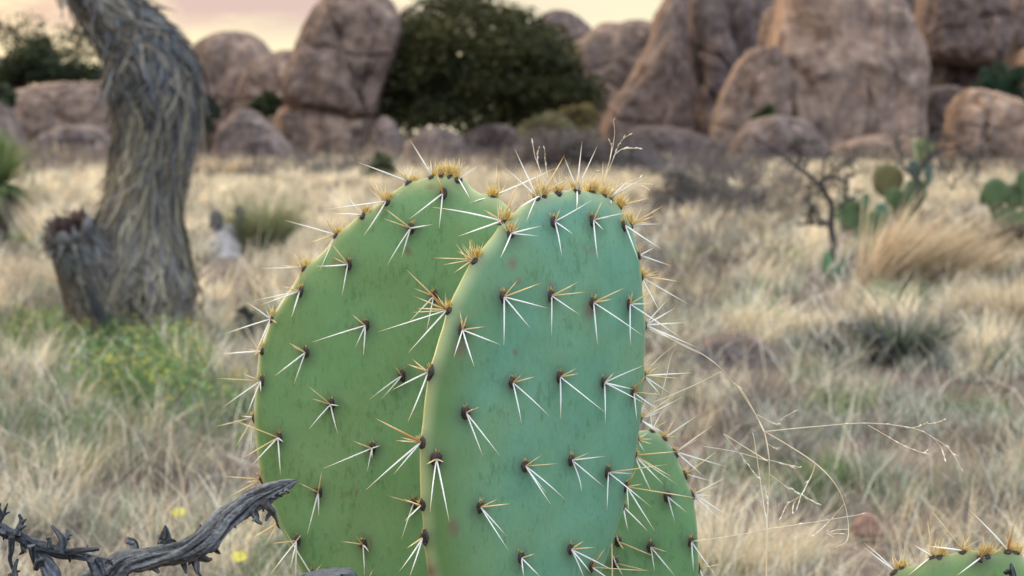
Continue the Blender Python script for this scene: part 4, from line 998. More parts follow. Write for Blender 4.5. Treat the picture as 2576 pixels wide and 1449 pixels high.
def cluster(P, z, ax, ay, tips, g=0, gd=None, dark=.8, cush=.0035, fuzz=10, inner=False):
    """an areole: felt cushion, glochid tuft and spines"""
    x, y = zp(z, ax, ay); p, nn, _ = hit(P, x, y); p = p + nn * .0011
    mb = MB()
    # cushion
    t1 = np.cross(nn, [0, 0, 1.]);
    if np.linalg.norm(t1) < .1: t1 = np.cross(nn, [1., 0, 0])
    t1 /= np.linalg.norm(t1); t2 = np.cross(nn, t1)
    m = 10; th = np.arange(m) * 6.2832 / m; rg = []
    for q, hgt in ((1.0, -.25), (.95, .05), (.75, .25), (.4, .38)):
        rg.append(p + (np.cos(th)[:, None] * t1 + np.sin(th)[:, None] * t2 * (1.55 if g < .3 else 1.1)) * cush * q * rng.uniform(.85, 1.15, (m, 1)) + nn * cush * hgt)
    V = np.vstack(rg + [p[None] + nn * cush * .42]); i = np.arange(3)[:, None] * m; j = np.arange(m)[None]; j2 = (j + 1) % m
    F = np.stack([i + j, i + j2, i + m + j2, i + m + j], -1).reshape(-1, 4).tolist() + [[30 + q, 30 + (q + 1) % m, 30 + (q + 2) % m, 40] for q in range(0, m, 2)]
    dk = np.array([.035, .024, .017]); mb.add(V, F, np.tile(dk, (len(V), 1)) * rng.uniform(.5, 2.2, (len(V), 1)))
    # fuzz of short brown bristles
    for _ in range(fuzz + int(26 * dark)):
        a = rng.uniform(0, 6.28); q = rng.uniform(.1, 1); o = p + (math.cos(a) * t1 + math.sin(a) * t2) * cush * q
        d = nn + (math.cos(a) * t1 + math.sin(a) * t2) * q * 1.1 + rng.normal(0, .25, 3); d /= np.linalg.norm(d)
        l = rng.uniform(.0015, .0036); mb.tube([o, o + d * l], [.00022, .00006], np.array([.10, .065, .035]) * rng.uniform(.4, 2.6), 3)
    # golden glochid tuft
    if g:
        gd3 = nn + np.array([0, 0, .9])
        if gd is not None:
            gx, gy = zp(z, *gd); tgt = np.array(at(gx, gy, p[1])); gd3 = tgt - p; gd3 = gd3 / max(np.linalg.norm(gd3), 1e-6) + .3 * nn
        gd3 /= np.linalg.norm(gd3)
        w1 = np.cross(gd3, nn); w1 = w1 / max(np.linalg.norm(w1), 1e-6) if np.linalg.norm(w1) > .2 else t1
        # run the tuft along the rim
        run = np.cross(gd3, [0, 1., 0]); run /= max(np.linalg.norm(run), 1e-6)
        for _ in range(int(46 * g) + 16):
            o = p + run * rng.uniform(-1, 1) * .0036 * g ** .7 + nn * .0008 + np.cross(run, gd3) * rng.uniform(-1, 1) * .002
            if gd is not None: o = o + gd3 * .0018
            q = P.bvh.find_nearest(Vector(o)); o = np.array(q[0]) if q[0] is not None else o
            d = gd3 + run * rng.normal(0, .33) + rng.normal(0, .16, 3); d /= np.linalg.norm(d)
            l = rng.uniform(.45, 1.1) * (.0062 + .0026 * g)
            c_ = np.array([[.90, .60, .10], [.92, .70, .18], [.78, .45, .07], [.94, .78, .34]][rng.integers(0, 4)]) * rng.uniform(.8, 1.15)
            mb.tube([o, o + d * l * .6, o + d * l], [.00030, .00024, .00006], c_, 3)
    if g >= .5:
        for _ in range(int(5 + 5 * g)):
            o = p + run * rng.uniform(-1, 1) * .004 * g ** .7; d = gd3 + run * rng.normal(0, .5) + rng.normal(0, .2, 3); d /= np.linalg.norm(d)
            l = rng.uniform(.009, .018); mb.tube([o, o + d * l * .5, o + d * l], [.0003, .00027, .00006], np.array([.88, .72, .36]) * rng.uniform(.85, 1.1), 4)
    for tp in tips:
        tx, ty = zp(z, tp[0], tp[1]); kd = tp[2] if len(tp) > 2 else 'w'; cv = tp[3] if len(tp) > 3 else 0
        t0 = np.array(at(tx, ty, p[1])); d = t0 - p; L = np.linalg.norm(d)
        dx, dzv = d[0], d[2]
        if nn[1] < -.2: dz = max(.22 * L, (.22 * L - nn[0] * dx - nn[2] * dzv) / (-nn[1]))
        else: dz = .12 * L
        dz = min(dz, 1.3 * L) + rng.uniform(0, .08) * L
        if L < .012: dz = max(dz, .008)
        tip = np.array(at(tx, ty, p[1] - dz))
        spine(mb, p + nn * cush * .3, tip, kd, rng.uniform(.00052, .00068) * (1.5 if kd == 'o' else 1), cv)
    P.clusters.append((mb, p))
    d2 = ((P.V - p) ** 2).sum(1)
    P.swell = getattr(P, 'swell', np.zeros((len(P.V), 3))) + np.exp(-d2 / (2 * .0052 ** 2))[:, None] * nn[None] * .0015
    P.stain = np.maximum(P.stain, dark * .75 * np.exp(-d2 / (2 * .0062 ** 2)))

def scar(P, z, x, y, r):
    p, nn, _ = hit(P, *zp(z, x, y)); d = np.sqrt(((P.V - p) ** 2).sum(1))
    P.scar = np.maximum(P.scar, np.clip(1.3 - d / r, 0, 1) * .85)

def finish(P):
    if hasattr(P, 'swell'): P.V = P.V + P.swell
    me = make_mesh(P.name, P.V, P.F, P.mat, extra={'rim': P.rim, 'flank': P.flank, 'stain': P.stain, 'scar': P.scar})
    o = obj(P.name, me, P.parent, Vector(P.c))
    for mb, p in P.clusters:
        mb.build('spine_cluster', M_SPINE, o, Vector(p))
    return o

# left pad
LP = big_pad(cac, [(1040,1800),(930,1700),(820,1560),(755,1449),(722,1370),(690,1290),(660,1215),(645,1150),(638,1080),(637,1010),(643,935),(656,862),(680,800),(715,742),(755,690),(800,640),(850,588),(900,548),(945,517),(985,484),(1030,462),(1080,448),(1132,443),(1166,449),(1180,464),(1198,483),(1226,495),(1262,503),(1300,530),(1318,600),(1325,700),(1330,850),(1322,1000),(1305,1150),(1275,1300),(1240,1449),(1190,1600),(1120,1760)],
             985, 1000, 1.64, -22, .0125, M_PAD_GREEN, .985, 0, 0, 7.0, .75)
# middle pad, turned to the right so its thick rim shows
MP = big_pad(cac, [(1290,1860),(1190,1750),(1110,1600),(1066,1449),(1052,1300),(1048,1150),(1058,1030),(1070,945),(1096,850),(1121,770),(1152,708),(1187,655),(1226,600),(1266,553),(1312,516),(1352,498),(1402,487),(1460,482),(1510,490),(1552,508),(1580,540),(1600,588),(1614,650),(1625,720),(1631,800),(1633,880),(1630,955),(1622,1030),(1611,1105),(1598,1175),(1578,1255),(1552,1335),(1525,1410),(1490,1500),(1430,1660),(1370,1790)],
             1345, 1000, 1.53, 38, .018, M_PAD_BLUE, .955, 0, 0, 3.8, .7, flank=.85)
# right pad, mostly hidden
RP = big_pad(cac, [(1560,1800),(1480,1700),(1430,1560),(1420,1400),(1440,1250),(1490,1150),(1560,1095),(1630,1082),(1665,1098),(1692,1125),(1710,1165),(1728,1210),(1744,1252),(1754,1300),(1757,1360),(1757,1449),(1745,1560),(1700,1680),(1640,1780)],
             1590, 1380, 1.70, 12, .011, M_PAD_GREEN, .985, 0, 0, 6.0, .5)

# left pad areoles
c = lambda *a, **k: cluster(LP, *a, **k)
c('A',1300,352,[(975,222),(1218,250,'y'),(1268,262,'y'),(1327,245)],1.0,(1350,300),dark=.4)
c('A',1452,322,[(1308,78),(1440,200)],.5,(1470,270),dark=.5)
c('A',1520,318,[],2.2,(1530,230),dark=.5); c('A',1570,318,[],2.0,(1580,240),dark=.3)
c('B',172,338,[(177,188,'y'),(238,235,'y'),(298,240),(240,450)],.3,(150,270),dark=.7)
c('A',1168,478,[(1050,338,'y'),(1075,335,'y'),(1112,358,'y'),(1150,372,'y'),(755,525),(1020,685)],1.0,(1180,410),dark=.5)
c('A',1015,566,[(885,400),(820,550)],1.0,(1045,500),dark=.4)
c('A',845,690,[(510,590),(755,530,'y'),(810,575,'y'),(660,738,'y'),(738,910)],.9,(875,620),dark=.5)
c('A',645,902,[(565,785,'y'),(615,830,'y'),(358,898),(485,877,'y'),(535,1070,'y')],.9,(672,830),dark=.5)
c('A',622,1042,[(485,1005,'y'),(515,1045,'y'),(320,1102),(365,1128),(560,1205)],.2,(620,1000),dark=1)
c('A',440,1222,[(275,1112),(395,1150),(120,1318),(325,1449),(470,1245,'y')],.6,(450,1160),dark=.5)
c('A',378,1422,[(100,1440),(275,1410,'y'),(320,1445,'y')],.5,(375,1380),dark=.2)
c('A',1322,642,[(1150,515,'y'),(1140,580,'y'),(1455,617),(1165,880),(1258,830)],.15,(1330,600),dark=1)
c('A',925,872,[(805,730,'y'),(815,822,'y'),(715,882),(880,1070)],.1,(930,830),dark=1)
c('A',1035,1258,[(940,1185,'y'),(690,1365),(965,1395),(1015,1449)],.1,(1040,1220),dark=1)
c('A',1525,425,[(1475,290,'o'),(1305,585),(1495,645)],0,dark=1)
c('C',655,32,[(540,-30,'y'),(560,-10,'y'),(455,180),(575,235)],.1,(660,0),dark=1)
c('A',1468,1072,[(1330,1020,'y'),(1300,1240),(1415,1300)],.1,(1470,1030),dark=.8)
c('B',395,440,[(412,228,'y'),(790,258),(445,380,'y'),(240,480)],1.4,(390,380),dark=.5)
c('C',375,212,[(75,195,'y'),(245,165,'y'),(118,385),(275,430),(365,280)],.2,(380,180),dark=1)
c('C',303,442,[(60,505,'y'),(240,435),(205,630,'y'),(298,665,'y')],.1,(300,410),dark=.3)
c('C',482,570,[(180,455,'y'),(245,705,'y'),(310,745),(490,808),(510,600)],.1,(490,540),dark=1)
c('C',815,360,[(660,240,'y'),(675,320,'y'),(865,370),(670,520),(855,550)],.1,(820,330),dark=1)
c('C',1265,178,[(1210,110,'y'),(1055,330),(1130,325)],.1,(1270,150),dark=1)
c('C',1076,637,[(945,590,'y'),(1125,620),(760,768),(1040,785),(1070,700)],.1,(1080,600),dark=1)
c('C',737,917,[(755,770,'y'),(600,855,'y'),(660,1185),(732,1070)],0,dark=.9)
c('C',352,840,[(110,815,'y'),(260,860,'y'),(360,770,'y'),(165,945,'y')],.1,(350,800),dark=.5)
c('C',602,1222,[(435,1242,'y'),(425,1440),(550,1400),(585,1460),(620,1190)],.1,(610,1190),dark=1)
c('C',1020,1247,[(875,1230,'y'),(965,1195,'y'),(1050,1295),(1022,1452)],.1,(1020,1210),dark=1)
c('C',1342,987,[(1160,937,'y'),(1290,945,'y'),(1258,1215)],.1,(1340,960),dark=.8)
c('C',455,1125,[(300,1215,'y'),(400,1240,'y')],.1,(450,1100),dark=.2)
c('C',700,1440,[(512,1150),(757,1368,'y')],.1,(700,1400),dark=.5)
c('C',1040,1500,[(1083,1400,'y'),(950,1560)],.1,(1040,1450),dark=.5)
for a in ((1297,785,8), (1435,383,7), (828,858,7), (945,1275,7), (1450,835,7), (1125,515,6)): scar(LP, 'A', a[0], a[1], a[2] * .00040)
for a in ((1320,215,9), (975,922,6), (1025,912,6), (560,668,5), (885,950,5), (1070,1235,6), (1025,20,8)): scar(LP, 'C', a[0], a[1], a[2] * .00036)

# middle pad areoles
c = lambda *a, **k: cluster(MP, *a, **k)
c('B',440,592,[(0,508),(170,692),(320,520,'y'),(350,545,'y'),(592,252,'y'),(435,470,'y'),(490,500,'y')],1.6,(500,500),dark=.6)
c('B',497,680,[(470,600,'y'),(560,555,'y'),(695,628),(683,692),(435,830)],.9,(510,600),dark=.9)
c('B',665,458,[(470,262),(525,137),(600,600),(665,270,'y'),(645,350,'y')],1.0,(670,360),dark=.5)
c('B',700,445,[(845,172,'y'),(870,320,'y'),(540,520)],1.8,(710,340),dark=.4)
c('B',800,425,[(765,300,'y'),(875,318,'y')],.9,(800,360),dark=.1)
c('B',915,412,[(840,190),(953,90),(1050,118),(942,230,'y'),(825,295,'y'),(860,290,'y'),(918,520)],1.0,(900,320),dark=.4)
c('B',1015,402,[(1045,280,'y'),(1000,330,'y')],2.0,(1030,330),dark=.4)
c('B',1090,420,[(1085,212,'y'),(1120,240,'y')],1.2,(1100,370),dark=.4)
c('B',1130,442,[(1375,310),(1205,300,'y'),(1250,338),(1135,487,'w',.1)],.8,(1130,400),dark=.7)
c('B',1190,495,[(1382,450,'y'),(1225,370,'y')],1.6,(1200,440),dark=.5)
c('B',1275,612,[(1475,495,'y'),(1425,558,'y'),(1440,615),(1390,602,'y'),(1280,495,'y')],1.6,(1255,540),dark=.6)
c('B',1212,625,[(1460,775),(1310,845),(1230,560,'y')],.15,(1210,590),dark=.9)
c('B',770,602,[(820,510,'y'),(1040,448),(895,680,'w',.06),(825,820)],.1,(770,560),dark=1)
c('B',1015,592,[(1090,450,'y'),(1275,535),(1135,570,'y'),(1090,655),(1052,835)],.1,(1010,550),dark=1)
c('B',270,852,[(5,830,'y'),(160,785,'y'),(140,925,'y'),(235,705,'y'),(70,875,'y')],1.6,(280,770),dark=.8)
c('B',450,1078,[(550,965,'y'),(705,985,'y'),(740,1150),(625,1275),(457,1385)],.1,(450,1040),dark=1)
c('B',750,1070,[(935,978,'y'),(985,1045,'y'),(935,1188),(760,1320)],.1,(750,1030),dark=1)
c('B',1015,1112,[(1235,1015,'y'),(1150,1090,'y'),(1340,1325),(1052,1380)],.1,(1020,1080),dark=1)
c('B',1245,1122,[(1275,1035,'y'),(1440,1020,'y'),(1385,1120),(1600,1350),(1260,1390)],.1,(1245,1080),dark=.9)
c('B',1358,945,[(1435,935,'y'),(1580,982,'y'),(1640,1130),(1450,1180)],.9,(1350,880),dark=.5)
c('B',1305,815,[(1410,765),(1520,880),(1310,735,'y')],.3,(1305,770),dark=.1)
c('B',1362,1255,[(1505,1085),(1545,1145),(1610,1240),(1700,1440),(1690,1400)],.2,(1360,1200),dark=.3)
c('B',72,1150,[(-160,905,'o'),(-118,1070,'y'),(-125,1175,'y'),(-345,1300),(-148,1430),(-100,1150,'y')],.6,(90,1110),dark=.7)
c('B',190,1287,[(175,1155,'y'),(228,1190,'y'),(345,1265,'y'),(435,1380),(140,1460),(270,1520)],.15,(195,1250),dark=1)
c('D',155,160,[(35,70,'y'),(5,105,'y'),(10,470),(-90,270),(60,120,'y')],.2,(150,110),dark=1,cush=.0044,fuzz=30)
c('D',372,412,[(470,375,'y'),(440,385,'y'),(485,688),(592,685)],.05,(370,380),dark=1,cush=.0038)
c('D',665,222,[(740,165,'y'),(820,185,'y'),(910,440),(730,480)],.05,(665,190),dark=1)
c('D',965,185,[(1085,128,'y'),(1100,165,'y'),(1260,412),(977,455)],.05,(965,150),dark=1)
c('D',1245,222,[(1320,155,'y'),(1530,105),(1440,265),(1520,360),(1262,480)],.05,(1245,190),dark=1)
c('D',1430,285,[(1530,165,'o'),(1560,295,'o'),(1640,300,'y'),(1610,400),(1462,465)],.05,(1430,250),dark=.8)
c('D',1532,180,[(1820,160),(1755,198,'y'),(1675,290),(1610,300),(1560,110,'y'),(1600,120,'y')],.2,(1530,130),dark=.7)
c('D',188,705,[(150,1045),(272,1105),(125,742,'y'),(240,728,'y')],.1,(185,660),dark=1,cush=.0044,fuzz=40)
c('D',62,600,[(-195,450,'o'),(-70,590,'y'),(-40,570,'y'),(-258,905),(-80,805)],.2,(60,560),dark=.7)
c('D',745,750,[(860,680,'y'),(970,735,'y'),(885,920),(1005,962),(915,995)],.05,(745,715),dark=1)
c('D',1040,712,[(1165,665,'y'),(1260,690),(1255,885),(1110,915,'w',.12)],.05,(1040,680),dark=1)
c('D',1270,790,[(1680,738,'y'),(1440,800),(1550,1010),(1272,1035)],.05,(1270,760),dark=1)
c('D',1492,692,[(1740,658,'y'),(1690,825,'y'),(1720,870),(1630,870),(1555,920)],.1,(1490,650),dark=.8)
c('D',1385,882,[(1455,775,'o'),(1500,865,'y'),(1870,960,'y'),(1410,1040),(1575,1165)],.05,(1390,850),dark=.8)
c('D',462,1010,[(585,960,'y'),(665,990,'y'),(635,1195),(650,1290)],.05,(460,970),dark=1)
c('D',108,1205,[(0,1275,'y'),(-45,1420),(20,1455)],.1,(110,1160),dark=1,cush=.0044,fuzz=40)
c('D',720,1332,[(820,1305,'y'),(850,1455),(745,1455)],.05,(720,1300),dark=1)
c('D',1035,1277,[(1125,1225,'y'),(1200,1268,'y'),(1325,1420),(1170,1430),(1130,1470)],.05,(1035,1240),dark=1)
c('D',1165,1390,[(1260,1275,'o'),(1550,1418,'y'),(1290,1470)],.05,(1165,1350),dark=.8)
c('D',1392,1015,[(1405,1160),(1530,1165)],.05,(1392,980),dark=.4)
c('H',262,290,[(490,95,'y'),(545,118),(400,220),(430,400),(355,385),(275,120),(390,395)],.3,(280,230),dark=.8)
c('H',240,440,[(330,432,'y'),(305,370),(265,530),(320,470,'y')],.1,(240,400),dark=.3)
c('D',60,1010,[(-20,960,'y'),(-10,1100)],.1,(60,970),dark=.5)
scar(MP,'D',300,1140,.0058); scar(MP,'D',345,8,.0055); scar(MP,'B',1000,1160,.006); scar(MP,'B',512,865,.005); scar(MP,'D',128,1425,.008); scar(MP,'D',700,30,.003); scar(MP,'B',997,785,.003); scar(MP,'B',755,1015,.003); scar(MP,'B',548,985,.003)

# right pad areoles
c = lambda *a, **k: cluster(RP, *a, **k)
c('H',425,408,[(665,250),(485,270,'y'),(500,410,'y'),(410,350,'y')],.3,(420,370),dark=.6)
c('H',508,522,[(775,325),(685,415,'y'),(878,640),(700,710)],.2,(500,490),dark=.8)
c('H',575,690,[(810,510,'y'),(615,705,'y'),(752,742)],.2,(570,650),dark=.3)
c('H',652,835,[(865,715),(820,775,'y'),(760,852),(880,1005),(825,1030),(460,850)],.2,(645,790),dark=.8)
c('H',425,858,[(580,980),(485,1050)],0,dark=1)
c('H',302,1230,[(495,1460),(335,1420),(435,1272,'y')],.05,(300,1190),dark=1)
c('H',600,1192,[(740,1168,'y'),(625,1420),(800,1460)],.05,(595,1160),dark=1)
c('H',60,1190,[(350,1312,'y'),(108,1255,'y'),(50,1140)],.05,(55,1160),dark=.3)
c('H',672,1392,[(845,1358,'y'),(700,1480)],.1,(670,1350),dark=.5)
c('H',330,330,[(395,215),(300,205),(440,290,'y')],.4,(330,290),dark=.5)
c('H',40,1350,[(310,1415,'y'),(100,1449),(20,1290)],.05,(40,1320),dark=.6)
for P in (LP, MP, RP): finish(P)
# old woody pads that carry the three, down to the soil
low = big_pad(cac, [(1220,2900),(1090,2700),(1040,2400),(1060,2050),(1140,1820),(1260,1740),(1420,1740),(1560,1820),(1640,2050),(1660,2400),(1600,2700),(1480,2900)], 1350, 2300, 1.60, 5, .02, M_PAD_OLIVE, 1, 0, 0, 4.0, .3)
zmin = low.V[:, 2].min(); low.V[:, 2] = np.where(low.V[:, 2] < .62, (low.V[:, 2] - zmin) / (.62 - zmin) * .65 - .03, low.V[:, 2]) if zmin > 0 else low.V[:, 2]
low.bvh = BVHTree.FromPolygons([tuple(p) for p in low.V], low.F); finish(low)

# near prickly pear, only its top in the lower right corner
c2 = empty('prickly_pear', (at(2440, 1600, 1.46).x, 1.46, 0), 'olive green cactus pad top with long spines at the bottom right corner', 'cactus')
NP = big_pad(c2, [zp('I', *q) for q in ((1500,7600),(500,6500),(-100,4600),(-200,3000),(-20,2000),(200,1580),(400,1320),(500,1225),(620,1186),(760,1168),(900,1110),(1060,1024),(1290,985),(1500,945),(1700,925),(1950,902),(2200,890),(2350,905),(2500,960),(2650,1070),(2850,1300),(3050,1800),(3100,3000),(3000,4600),(2600,6500),(2000,7600))], 2420, 1650, 1.47, -12, .013, M_PAD_OLIVE, .985, 0, 0, 7.0, .6)
zmin = NP.V[:, 2].min(); NP.V[:, 2] = np.where(NP.V[:, 2] < .40, (NP.V[:, 2] - zmin) / (.40 - zmin) * .43 - .03, NP.V[:, 2]); NP.bvh = BVHTree.FromPolygons([tuple(p) for p in NP.V], NP.F)
c = lambda *a, **k: cluster(NP, *a, **k)
c('I',500,1215,[(0,835),(-10,745),(455,935,'y')],.2,(520,1100),dark=.5); c('I',610,1190,[],1.0,(625,1060),dark=.4)
c('I',1110,1010,[(800,790),(1020,340,'y'),(1180,690,'y'),(715,1290)],.3,(1100,900),dark=.7); c('I',1220,1000,[],1.2,(1240,880),dark=.6)
c('I',1600,930,[(1075,230,'y'),(1600,590,'y'),(985,812)],.5,(1690,860),dark=.3)
c('I',1880,1020,[(2080,720,'o'),(1495,1290)],.3,(1900,900),dark=1); c('I',1980,985,[],1.2,(1990,860),dark=.6)
c('I',2310,915,[(1660,200),(2440,370,'o'),(2400,480,'o')],.3,(2310,800),dark=.6); c('I',2430,940,[],1.2,(2470,830),dark=.6)
finish(NP)

# ------------------------------------------------------------------ weathered branches in front
def wood_branch(mb, P, rads, Y, col, sides=36, rings=200, twist=5.0, rough=.22, seed=1, yoff=None):
    Q = []
    for k, p in enumerate(P): Q.append(list(at(p[0], p[1], Y + (yoff[k] if yoff else 0))) + [rads[k] / FPX * Y])
    CC = catmull(Q, rings); pts, rr = CC[:, :3], np.maximum(CC[:, 3], .0003)
    s = np.r_[0, np.cumsum(np.linalg.norm(np.diff(pts, axis=0), axis=1))]
    a = np.arange(sides) * 2 * math.pi / sides
    A = a[None] + (s * twist / .1)[:, None] * .25
    Sg = np.repeat(s[:, None], sides, 1)
    base = np.stack([np.cos(A) * 1.0, np.sin(A) * 1.0, Sg * 14], -1).reshape(-1, 3)
    w1 = fnoise(base, 1.6, 3, seed).reshape(rings, sides)
    wp = fnoise(base, .9, 2, seed + 2).reshape(rings, sides)
    gr = np.sin(A * 9 + wp * 7 + Sg * 25) * .5 + np.sin(A * 15 + wp * 11 - Sg * 40) * .3
    kn = fnoise(np.stack([np.cos(A) * 1.2, np.sin(A) * 1.2, Sg * 45], -1).reshape(-1, 3), 1.0, 3, seed + 7).reshape(rings, sides)
    ck = np.exp(-(np.sin(A * 5 + wp * 6 + Sg * 18 + w1 * 3) / .2) ** 2) * np.clip(.6 + 1.4 * fnoise(base, .8, 2, seed + 11).reshape(rings, sides), 0, 1)
    fg = fnoise(np.stack([np.cos(A) * 7, np.sin(A) * 7, Sg * 30], -1).reshape(-1, 3), 1.0, 3, seed + 5).reshape(rings, sides)
    d = 1 + rough * w1 - .13 * ck + .10 * fg + rough * .62 * gr + rough * 1.0 * np.clip(kn, 0, 1)
    K = np.array(col)[None, None] * ((.85 + .6 * gr + .6 * w1 + .9 * fg) * (1 - .75 * ck))[:, :, None]
    K = np.clip(K, .008, .4)
    mb.tube(pts, rr, K.reshape(-1, 3), sides, d)
    return pts, rr

def stubs(mb, lst, z, Y, col, seed=0):
    for k, (pts, r0, r1) in enumerate(lst):
        n = len(pts); rad = np.linspace(r0, r1, n)
        P = [zp(z, *p) for p in pts]
        wood_branch(mb, P, rad / 3.0, Y, np.array(col) * rng.uniform(.7, 1.2), 12, 14 * n, 3, .3, seed + k * 1.3, [(.004 * math.sin(k * 2 + q)) - .002 for q in range(n)])

WG = (.115, .113, .112)
fb = lambda L: [zp('F', *p) for p in L]
b1 = empty('dead_branch', (at(120, 1449, 1.40).x, 1.38, 0), 'thick weathered grey dead branch pointing up to the left pad', 'branch')
mb = MB()
path = [(-1500,5200),(-700,3300),(150,2100),(560,1640),(700,1530),(830,1440),(950,1352),(1100,1318),(1250,1288),(1400,1255),(1530,1188),(1620,1110),(1700,1025),(1800,958),(1900,880),(2000,830),(2100,790),(2190,752),(2250,726)]
rr_ = [150,140,125,110,104,98,86,78,76,82,86,80,78,76,72,66,52,34,5]
wood_branch(mb, fb(path), np.array(rr_) / 3.0, 1.42, WG, 64, 800, 6, .34, 3, [0,0,0,0,0,0,0,0,0,0,0,.005,.01,.012,.014,.016,.018,.02,.02])
mb.build('branch_wood', M_WOOD, b1)
mb = MB()
stubs(mb, [([(1010,1300),(1015,1230),(1000,1195),(955,1178)],44,26), ([(1240,1260),(1245,1170),(1250,1110),(1248,1066)],66,7), ([(1255,1200),(1290,1180),(1330,1190)],30,6), ([(1225,1200),(1205,1170),(1195,1140)],28,5),
  ([(1370,1300),(1390,1370),(1405,1425)],34,8), ([(1450,1270),(1475,1360),(1490,1420),(1520,1452)],40,8), ([(1500,1300),(1560,1325),(1600,1320)],30,8), ([(1600,1220),(1635,1260),(1660,1280)],34,6), ([(1150,1350),(1170,1390),(1200,1425)],40,10), ([(1140,1380),(1130,1405)],26,8),
  ([(1890,930),(1925,990),(1940,1030),(1975,1055)],36,8), ([(1930,1010),(1905,1035)],18,6), ([(1990,880),(2040,940),(2070,990),(2095,1042)],34,8), ([(2055,960),(2020,1000),(2005,1032)],24,8), ([(2060,945),(2085,965)],14,5),
  ([(1700,1020),(1720,985)],24,6), ([(1760,1060),(1780,1085)],18,5), ([(2120,830),(2160,820)],18,4), ([(2150,800),(2180,812),(2165,830)],14,3), ([(2060,850),(2075,880)],14,4), ([(1880,870),(1865,830)],12,4), ([(1350,1230),(1340,1195)],16,5), ([(1990,920),(1985,965)],16,4), ([(1440,1330),(1425,1370)],18,5), ([(1300,1340),(1310,1375)],18,5), ([(2090,840),(2130,850)],16,4), ([(1530,1110),(1510,1060)],14,4), ([(880,1345),(890,1320)],14,4)], 'F', 1.43, WG, 50)
mb.build('broken_stubs', M_WOOD, b1)

TG = (.065, .068, .074)
b2 = empty('dead_branch', (at(-60, 1449, 1.36).x, 1.36, 0), 'thin thorny dark dead twig at the lower left corner', 'branch')
mb = MB()
wood_branch(mb, fb([(-2400,5200),(-1200,2600),(-500,1500),(-200,1200),(-40,1085),(60,1128),(150,1152),(230,1200),(330,1232),(420,1262),(520,1282),(620,1300),(720,1322),(835,1338)]), np.array([80,70,60,50,42,40,40,40,40,42,36,28,24,16]) / 3., 1.38, TG, 28, 460, 4, .30, 13)
wood_branch(mb, fb([(-300,2600),(100,2000),(380,1600),(395,1460),(370,1390),(330,1330),(290,1270),(265,1240)]), np.array([90,80,74,70,64,52,38,26]) / 3., 1.385, (.15, .16, .18), 26, 150, 3, .34, 17)
mb.build('branch_wood', M_WOOD, b2)
mb = MB()
stubs(mb, [([(130,1150),(148,1080),(165,1040),(145,985)],32,10), ([(160,1050),(200,1018)],18,6), ([(150,1090),(200,1070)],18,5), ([(370,1240),(375,1160)],26,12), ([(375,1180),(350,1165)],14,8),
  ([(450,1250),(470,1180),(440,1130),(390,1070)],38,9), ([(470,1190),(505,1150),(500,1105)],30,8), ([(500,1150),(540,1140)],18,5), ([(505,1170),(530,1165)],16,5),
  ([(-20,1040),(20,990),(58,900)],30,6), ([(10,1000),(72,966)],16,5), ([(15,990),(-10,940),(5,900)],18,6), ([(85,1150),(85,1260),(75,1320),(92,1400)],26,10), ([(180,1200),(175,1260),(148,1288)],24,6), ([(170,1240),(200,1270)],14,5), ([(235,1220),(245,1300),(258,1370)],26,7),
  ([(520,1290),(530,1345)],24,5), ([(510,1270),(600,1255),(680,1250),(750,1244)],26,12), ([(655,1250),(660,1215)],14,5), ([(690,1320),(720,1400),(735,1470)],44,46), ([(780,1340),(790,1400),(815,1440)],22,8), ([(830,1340),(850,1370)],12,5), ([(820,1335),(848,1318)],12,4), ([(640,1300),(655,1330)],14,5),
  ([(120,1600),(115,1480),(110,1400),(135,1320)],40,10), ([(110,1430),(60,1440)],22,6), ([(115,1420),(150,1410)],18,5), ([(330,1340),(290,1350),(270,1400)],34,20), ([(20,1110),(-30,1150)],24,10), ([(30,1130),(25,1180)],16,5)], 'F', 1.375, TG, 90)
mb.build('thorny_spurs', M_WOOD, b2)
b3 = empty('dead_branch', (at(820, 1600, 1.40).x, 1.42, 0), 'broken grey branch end just showing below the left pad', 'branch')
mb = MB(); Jp = lambda *p: zp('J', *p)
wood_branch(mb, [Jp(1500,9000), Jp(1350,5200), Jp(1180,2400), Jp(1095,1100), Jp(1085,790), Jp(1082,752)], np.array([80,76,70,64,60,52]), 1.43, (.09, .1, .115), 36, 160, 4, .22, 31)
mb.build('branch_wood', M_WOOD, b3)
b4 = empty('dead_branch', (at(2510, 1600, 1.36).x, 1.36, 0), 'slim dark twig in front of the bottom right pad', 'branch')
mb = MB(); Ip = lambda *p: zp('I', *p)
wood_branch(mb, [Ip(2700,9000), Ip(2560,4000), Ip(2440,1800), Ip(2420,1420), Ip(2395,1250), Ip(2365,1100)], np.array([14,12,10,9,8,3]), 1.36, TG, 16, 120, 3, .3, 41)
wood_branch(mb, [Ip(2400,1290), Ip(2330,1225), Ip(2285,1240), Ip(2250,1225)], np.array([6,6,5,2.5]), 1.36, TG, 12, 30, 3, .3, 43)
mb.build('branch_wood', M_WOOD, b4)

